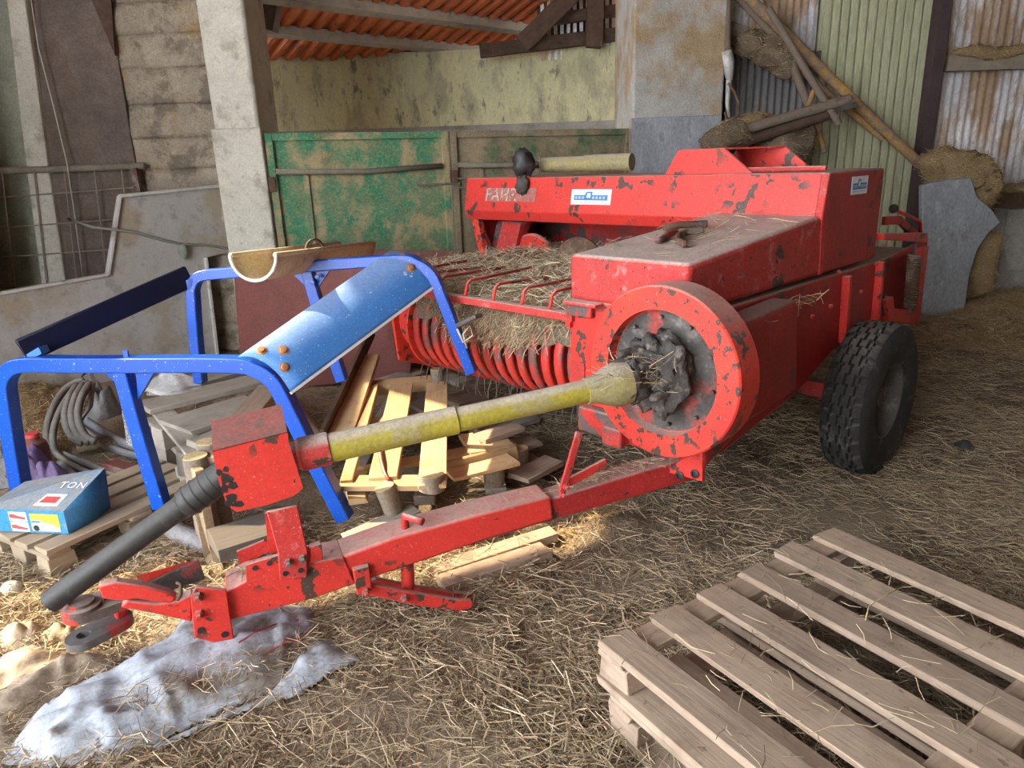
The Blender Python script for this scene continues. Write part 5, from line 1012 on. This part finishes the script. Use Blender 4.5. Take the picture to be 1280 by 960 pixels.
# poles and the old auger leaning in the back corner
def pole(name, a, b, d0, d1, r, mat, label, cat='pole', r1=None, k=6):
    p, q = YP(*a, d0), YP(*b, d1); pts = [p.lerp(q, i / k) + Vector((0, 0, .02 * math.sin(i * 1.3))) * (r * 20 if k > 3 else 0) * .3 for i in range(k + 1)]
    return tag(MB().tube(pts, [r + (r1 - r) * i / k for i in range(k + 1)] if r1 else r, 12).build(name, mat, smooth=True), label, cat)
pole('rust_pole', (930, -8), (1150, 206), 7.75, 7.55, .052, 'pole_rust', 'thick orange rusty pole slanting down across the pale green door')
pole('rust_pole', (975, 66), (1104, 174), 7.80, 7.66, .034, 'pole_rust', 'thin orange rusty pole just below the thick rusty pole')
pole('round_stick', (960, 10), (1049, 156), 7.5, 7.35, .034, 'pole_wood', 'grey round stick with a blunt lower end in front of the rusty poles', 'stick')
pole('round_stick', (918, -6), (985, 62), 7.78, 7.75, .034, 'pole_wood', 'grey stick lying over the hay on the slanted beam', 'stick')
pole('round_stick', (984, 64), (1010, 130), 7.7, 7.6, .04, 'pole_wood', 'short dusty stick above the auger tubes', 'stick'); pole('round_stick', (1018, 112), (1009, 134), 7.5, 7.45, .026, 'pole_rust', 'short rusty peg standing on the auger tube', 'peg')
pole('round_stick', (1018, 150), (1031, 191), 7.7, 7.6, .028, 'pole_rust', 'short rusty stick hanging below the auger tube', 'stick')
au = thing('auger', 'old twin tube auger with forked end leaning behind the baler', 'auger', YP(980, 160, 7.4) - Z * .1)
MB().tube([YP(930, 162, 7.45), YP(1062, 124, 7.35)], .05, 14).build('tube', 'pole_wood', au, smooth=True); MB().tube([YP(915, 182, 7.5), YP(1045, 140, 7.4)], .055, 14).build('tube', 'beam_dark', au, smooth=True)
for a, b in (((1044, 128), (1066, 122)), ((1048, 137), (1071, 130))): MB().bar(YP(*a, 7.33), YP(*b, 7.33), .03, .05).build('fork', 'steel', au, bevel=.004)
lump('chaff_clump', [YP(878, 180, 7.4), YP(905, 170, 7.42), YP(936, 163, 7.44)], .13, 'chaff_dark', 'matted hay round the lower end of the auger', 21, .35)
hk = thing('hoist', 'hanging dusty hoist post with pale sling and wire loop hook', 'hoist', YP(908, 190, 7.6))
MB().tube([YP(909, -60, 7.6), YP(907, 66, 7.6)], .05, 12).build('pole', 'pole_wood', hk, smooth=True)
MB().tube([YP(907, 64, 7.58), YP(910, 80, 7.58), YP(912, 100, 7.58)], [.06, .065, .03], 10).build('sling', 'galv_edge', hk, smooth='all')
MB().tube([YP(911, 100, 7.56), YP(909, 130, 7.56), YP(911, 148, 7.56)], [.03, .02, .018], 8).build('shackle', 'galv_edge', hk, smooth='all')
MB().tube([YP(910, 104, 7.5), YP(918, 114, 7.5), YP(923, 128, 7.5), YP(923, 143, 7.5), YP(917, 150, 7.5), YP(909, 148, 7.5), YP(906, 140, 7.5)], .013, 8).build('wire_loop', 'rusty', hk, smooth='all')
# ------------------------------------------------------------------ sacks and rags at the hitch
def cloth(name, pxs, mat, label, seed, h, cat='sack', step=.012, z0=.012):
    poly = [(G(x, y).x, G(x, y).y) for x, y in pxs]
    def hf_(x, y, d):
        a_, b_ = x * .84 + y * .54, -x * .54 + y * .84; w_ = .05 * fbm(x, y, 3, 2, seed + 9)
        r = abs(fbm(a_ * .35, (b_ + w_) * 1.25, 5, 2, seed)); r2 = fbm(a_ * .6, b_, 22, 3, seed + 3); r3 = abs(fbm(a_ * 1.3, b_ * .5, 4, 2, seed + 5))
        return h * min(1, d / .12) ** .7 * (.55 + .5 * fbm(x, y, 2.2, 2, seed)) + min(1, d / .06) * (.030 * (1 - min(1, r * 4)) + .018 * (1 - min(1, r3 * 5)) + .006 * r2)
    return tag(mound(name, poly, hf_, mat, step, z0, solid=.004), label, cat)
big_sack = cloth('sack', [(0, 962), (30, 915), (62, 885), (128, 852), (178, 825), (216, 800), (226, 782), (262, 772), (300, 778), (345, 762), (392, 764), (400, 790), (392, 830), (340, 872), (300, 885), (150, 956), (60, 970)], 'sack', 'pale blue-grey woven sack lying under the red hitch', 2.0, .085)
cloth('sack', [(392, 800), (418, 806), (452, 828), (420, 842), (378, 872), (300, 896), (200, 940), (150, 956), (330, 874)], 'sack', 'torn pale strip of sack lying on the straw beside the big sack', 5.0, .035)
cloth('sack', [(0, 830), (50, 815), (110, 822), (138, 826), (150, 838), (90, 868), (50, 900), (22, 945), (-20, 960), (-40, 900)], 'sack_tan', 'tan dusty sack lying left of the pale sack', 7.0, .07)
sv = np.array([tuple(WM[big_sack.name] @ v.co) for v in big_sack.data.vertices])
def on_sack(x, y):
    z = .1
    for _ in range(6): p = G(x, y, z); k = np.argmin((sv[:, 0] - p.x) ** 2 + (sv[:, 1] - p.y) ** 2); z = float(sv[k, 2]) + .004
    return p
for ps in (((298, 803), (320, 790), (345, 780), (372, 775), (394, 773)), ((312, 828), (335, 814), (358, 803), (380, 797), (397, 795))):
    MB().tube([on_sack(*q) for q in ps], .0025, 5).build('red_stripe', 'p_red', big_sack)
crumple('rag', 28, 803, .0, .085, .06, .09, 'cloth_tan', 'crumpled pale cloth rag left of the tow eye', 'rag', 15); crumple('rag', 78, 800, .0, .07, .05, .07, 'carton', 'brown crumpled paper under the tow eye', 'paper', 17)

crumple('rag', 1203, 561, .0, .06, .05, .05, 'black', 'small black rag lying on the straw by the wheel', 'rag', 19)
tag(MB().prism([G(170, 720, .10), G(236, 702, .10), G(248, 712, .02), G(180, 738, .02)], Vector((0, .01, -.01))).build('tin_sheet', 'red_rust', bevel=.002), 'bent dark tin sheet lying behind the hitch arm', 'tin sheet')
blob(G(14, 735, .03), .035, 3, .15, sq=(1.1, 1, .8)).build('stone', 'conc_pale', smooth='all'); tag(bpy.data.objects['stone'], 'round pale stone on the ground before the small pallet', 'stone')
tag(MB().tube([G(1133, 731, .315), G(1105, 745, .33), G(1086, 758, .325), G(1082, 775, .312)], .0022, 4).build('wire_piece', 'twine', smooth='all'), 'thin curl of twine lying on the foreground pallet', 'twine')

# ------------------------------------------------------------------ loose straw: one mass of single stalks
def straw(name, P, Ls, yaw, pit, wid, cols, label, parent=None, bend=.25):
    n = len(P); d = np.stack([np.cos(yaw) * np.cos(pit), np.sin(yaw) * np.cos(pit), np.sin(pit)], 1); s = np.stack([-np.sin(yaw), np.cos(yaw), np.zeros(n)], 1)
    up = np.cross(d, s); k = rng.normal(0, bend, n)[:, None] * Ls[:, None]; roll = rng.uniform(0, 3.14, n)[:, None]; s = s * np.cos(roll) + up * np.sin(roll)
    t = np.array([0, .5, 1.0]); V_ = np.zeros((n, 3, 2, 3)); lat = np.stack([-np.sin(yaw), np.cos(yaw), rng.normal(0, .25, n)], 1)
    for i in range(3):
        c = P + d * Ls[:, None] * (t[i] - .5) + lat * k * (1 - (2 * t[i] - 1) ** 2) * .5
        for j in range(2): V_[:, i, j] = c + s * (wid[:, None] * (j - .5))
    base = (np.arange(n) * 6)[:, None]; F_ = np.concatenate([base + np.array([[0, 1, 3, 2]]), base + np.array([[2, 3, 5, 4]])], 1).reshape(-1, 4)
    me = bpy.data.meshes.new(name); me.vertices.add(n * 6); me.vertices.foreach_set('co', V_.reshape(-1)); me.loops.add(len(F_) * 4); me.loops.foreach_set('vertex_index', F_.reshape(-1).astype(np.int32))
    me.polygons.add(len(F_)); me.polygons.foreach_set('loop_start', (np.arange(len(F_)) * 4).astype(np.int32)); me.update(calc_edges=True)
    at_ = me.color_attributes.new('tone', 'FLOAT_COLOR', 'POINT'); cc_ = np.repeat(np.concatenate([cols, np.ones((n, 1))], 1), 6, 0); at_.data.foreach_set('color', cc_.reshape(-1).astype(np.float32))
    me.materials.append(T['straw']); ob = bpy.data.objects.new(name, me); COL.objects.link(ob); return tag(ob, label, 'straw', kind='stuff')
def tones(n, dark=.0):
    a = np.array([[.50, .385, .245], [.40, .305, .195], [.60, .48, .325], [.27, .205, .14], [.36, .30, .20]]); c = a[rng.integers(0, 5, n)]; return c * rng.uniform(.65, 1.15, (n, 1)) * (1 - dark)
def scatter(n, fdens, box):
    P = []; x0, x1, y0, y1 = box
    while len(P) < n:
        x = rng.uniform(x0, x1, 4000); y = rng.uniform(y0, y1, 4000); keep = rng.random(4000) < fdens(x, y); P += list(zip(x[keep], y[keep]))
    return np.array(P[:n])
NX = 64; nzg = np.array([[.5 + .9 * fbm(i / 5.0, j / 5.0, 1, 3, 4) for j in range(NX)] for i in range(NX)])
def dens(x, y):
    g = nzg[(np.clip((x + 3) / 9, 0, .999) * NX).astype(int), (np.clip((y - 1) / 8, 0, .999) * NX).astype(int)]
    vis = (np.abs(x) < .95 * y + .35) & (y > 1.25); d = np.clip(g * 1.3, .12, 1) * np.clip(2.6 / y, .15, 1.0) ** 1.4
    d = np.where((x > .1) & (x < 1.5) & (y > 2.6) & (y < 3.9), d * .35, d); d = np.where((x < -.2) & (y > 3.0), d * .25, d)
    return np.where(vis, d, 0)
def bed(x, y): return max(0.0, .045 * (fbm(x, y, 1.5, 3, 2) + .12) + .02 * fbm(x, y, 7, 3, 5)) * min(1, max(0, (y - 1.2) / .2))
bo = MB().grid(lambda u, v: (lambda y, x: (x, y, bed(x, y) - .002))(1.2 + 6.2 * v, -2.3 + 7.6 * u), 190, 160).build('straw_bed', 'bed', smooth='all')
tag(bo, 'uneven trampled straw litter covering the barn floor', 'straw', kind='stuff')
n = 95000; P2 = scatter(n, dens, (-2.4, 5.5, 1.25, 8)); zc_ = rng.random(n) ** 2 * .03 + .003 + np.array([bed(x, y) for x, y in P2])
straw('loose_straw', np.concatenate([P2, zc_[:, None]], 1), rng.uniform(.03, .13, n) * rng.choice([1, 1, 1, 1.7], n), rng.uniform(0, 6.28, n), rng.normal(0, .22, n), rng.uniform(.0014, .0032, n), tones(n), 'loose dry straw stalks strewn over the barn floor')
# stalks sticking out of every heap
HP, HL = [], []
for o in list(COL.objects):
    if o.name.startswith(('chaff_heap', 'chaff_clump')):
        mw = o.matrix_world if o.parent is None else o.matrix_world; mw = WM[o.name]; area = sum(p.area for p in o.data.polygons); vs = o.data.vertices; pol = o.data.polygons
        ar = np.array([p.area for p in pol]); k = int(min(6000, 2600 * area)); pick = rng.choice(len(pol), k, p=ar / ar.sum())
        for q in pick: c = mw @ pol[int(q)].center; HP.append((c.x + random.gauss(0, .012), c.y + random.gauss(0, .012), c.z + random.gauss(.004, .008))); HL.append(1.0)
HP = np.array(HP); n = len(HP)
straw('heap_straw', HP, rng.uniform(.03, .10, n), rng.uniform(0, 6.28, n), rng.normal(0, .45, n), rng.uniform(.002, .0045, n), tones(n) * np.array([1.05, .97, .85]), 'short stalks sticking out of the chaff heaps')
# hay caught on the pickup and over the reel
lo = np.array(MM)
def hayloc(u, v, z): return (np.stack([u, v, z, np.ones_like(u)], 1) @ lo.T)[:, :3]
hm = mound('hay_mat', [(-1.42, .76), (-1.42, 1.97), (-1.05, 2.3), (-.30, 2.5), (.2, 2.45), (.2, .76)], lambda u, v, d: .86 + .15 * min(1, d / .12) ** .6 + .05 * fbm(u, v, 3, 3) + .02 * fbm(u, v, 14, 3) - .03 * max(0, -1.1 - u) / .3, 'chaff_dark', .03, 0.0, mat_w=Matrix.Identity(4))
hm.matrix_world = MM; tag(hm, 'grey-brown hay lying matted across the pickup', 'hay', kind='stuff')
n = 9000; u = rng.uniform(-1.42, .1, n); v = rng.uniform(.78, 2.3, n); z = 1.0 + rng.random(n) * .06 - .06 * np.clip(-1.15 - u, 0, 1) / .3
straw('pickup_hay', hayloc(u, v, z), rng.uniform(.05, .18, n), rng.uniform(0, 6.28, n), rng.normal(0, .35, n), rng.uniform(.0018, .0035, n), tones(n) * np.array([1.15, 1.2, 1.25]), 'loose hay stalks on the pickup under the guard tines')
n = 9500; a = np.radians(rng.uniform(88, 178, n) - rng.random(n) ** 2 * 20); v = .78 + 1.2 * rng.random(n); rr = RR + .012 + rng.random(n) * .02; keep = np.sin(v * 5 + 1.2) * .5 + rng.random(n) > (a - 1.9) * .75; a, v, rr = a[keep], v[keep], rr[keep]; n = len(a)
straw('reel_hay', hayloc(RC.x + rr * np.cos(a), v, RC.z + rr * np.sin(a)), rng.uniform(.05, .14, n), math.radians(226) + rng.normal(0, .7, n), -np.abs(rng.normal(.7, .5, n)) * np.clip((a - 1.5), .1, 1), rng.uniform(.0018, .0032, n), tones(n) * 1.15, 'hay stalks hanging over the red reel bands')
# stalks on ledges: drawbar, flywheel hub, hood, sack, foreground pallet
L_ = []
def patch(fn, k, spread):
    for _ in range(k):
        p = fn(random.random(), random.random()); L_.append((p.x + random.gauss(0, spread), p.y + random.gauss(0, spread), p.z + random.uniform(.002, .02)))
patch(lambda a, b: MM @ (TB(430 + 250 * a, 695 - 75 * a, -.02 - .09 * b)), 130, .004); patch(lambda a, b: MM @ (TB(300 + 110 * a, 722 - 20 * a, -.03 - .06 * b)) + Z * .01, 260, .012); patch(lambda a, b: MM @ (TB(700 + 130 * a, 610 - 32 * a, -.03 - .07 * b)), 220, .01)
patch(lambda a, b: MM @ Vector((-1.45 + 1.05 * a, VR + .03 + .5 * b, 1.24 + .083 * a)), 160, .0); patch(lambda a, b: MM @ Vector((-1.25 + .75 * a, .075 + .09 * b, .955 + .02 * a)), 120, .0)
patch(lambda a, b: MM @ (FC + Vector((-.10, .12 - .22 * a, -.04 + .12 * b))), 130, .02); patch(lambda a, b: MM @ at(.06 + .06 * a) + Vector((.0, -.03, .06 * b)), 90, .02)
patch(lambda a, b: on_sack(150 + 240 * a, 868 - 70 * a + 30 * b), 260, .01); patch(lambda a, b: Vector(a0) + e1 * 1.15 * a + e2 * 1.0 * b, 240, .0)
L_ = np.array(L_); n = len(L_)
straw('ledge_straw', L_, rng.uniform(.03, .12, n), rng.uniform(0, 6.28, n), rng.normal(0, .3, n), rng.uniform(.0014, .0026, n), tones(n), 'odd straw stalks caught on the baler, sack and pallet')
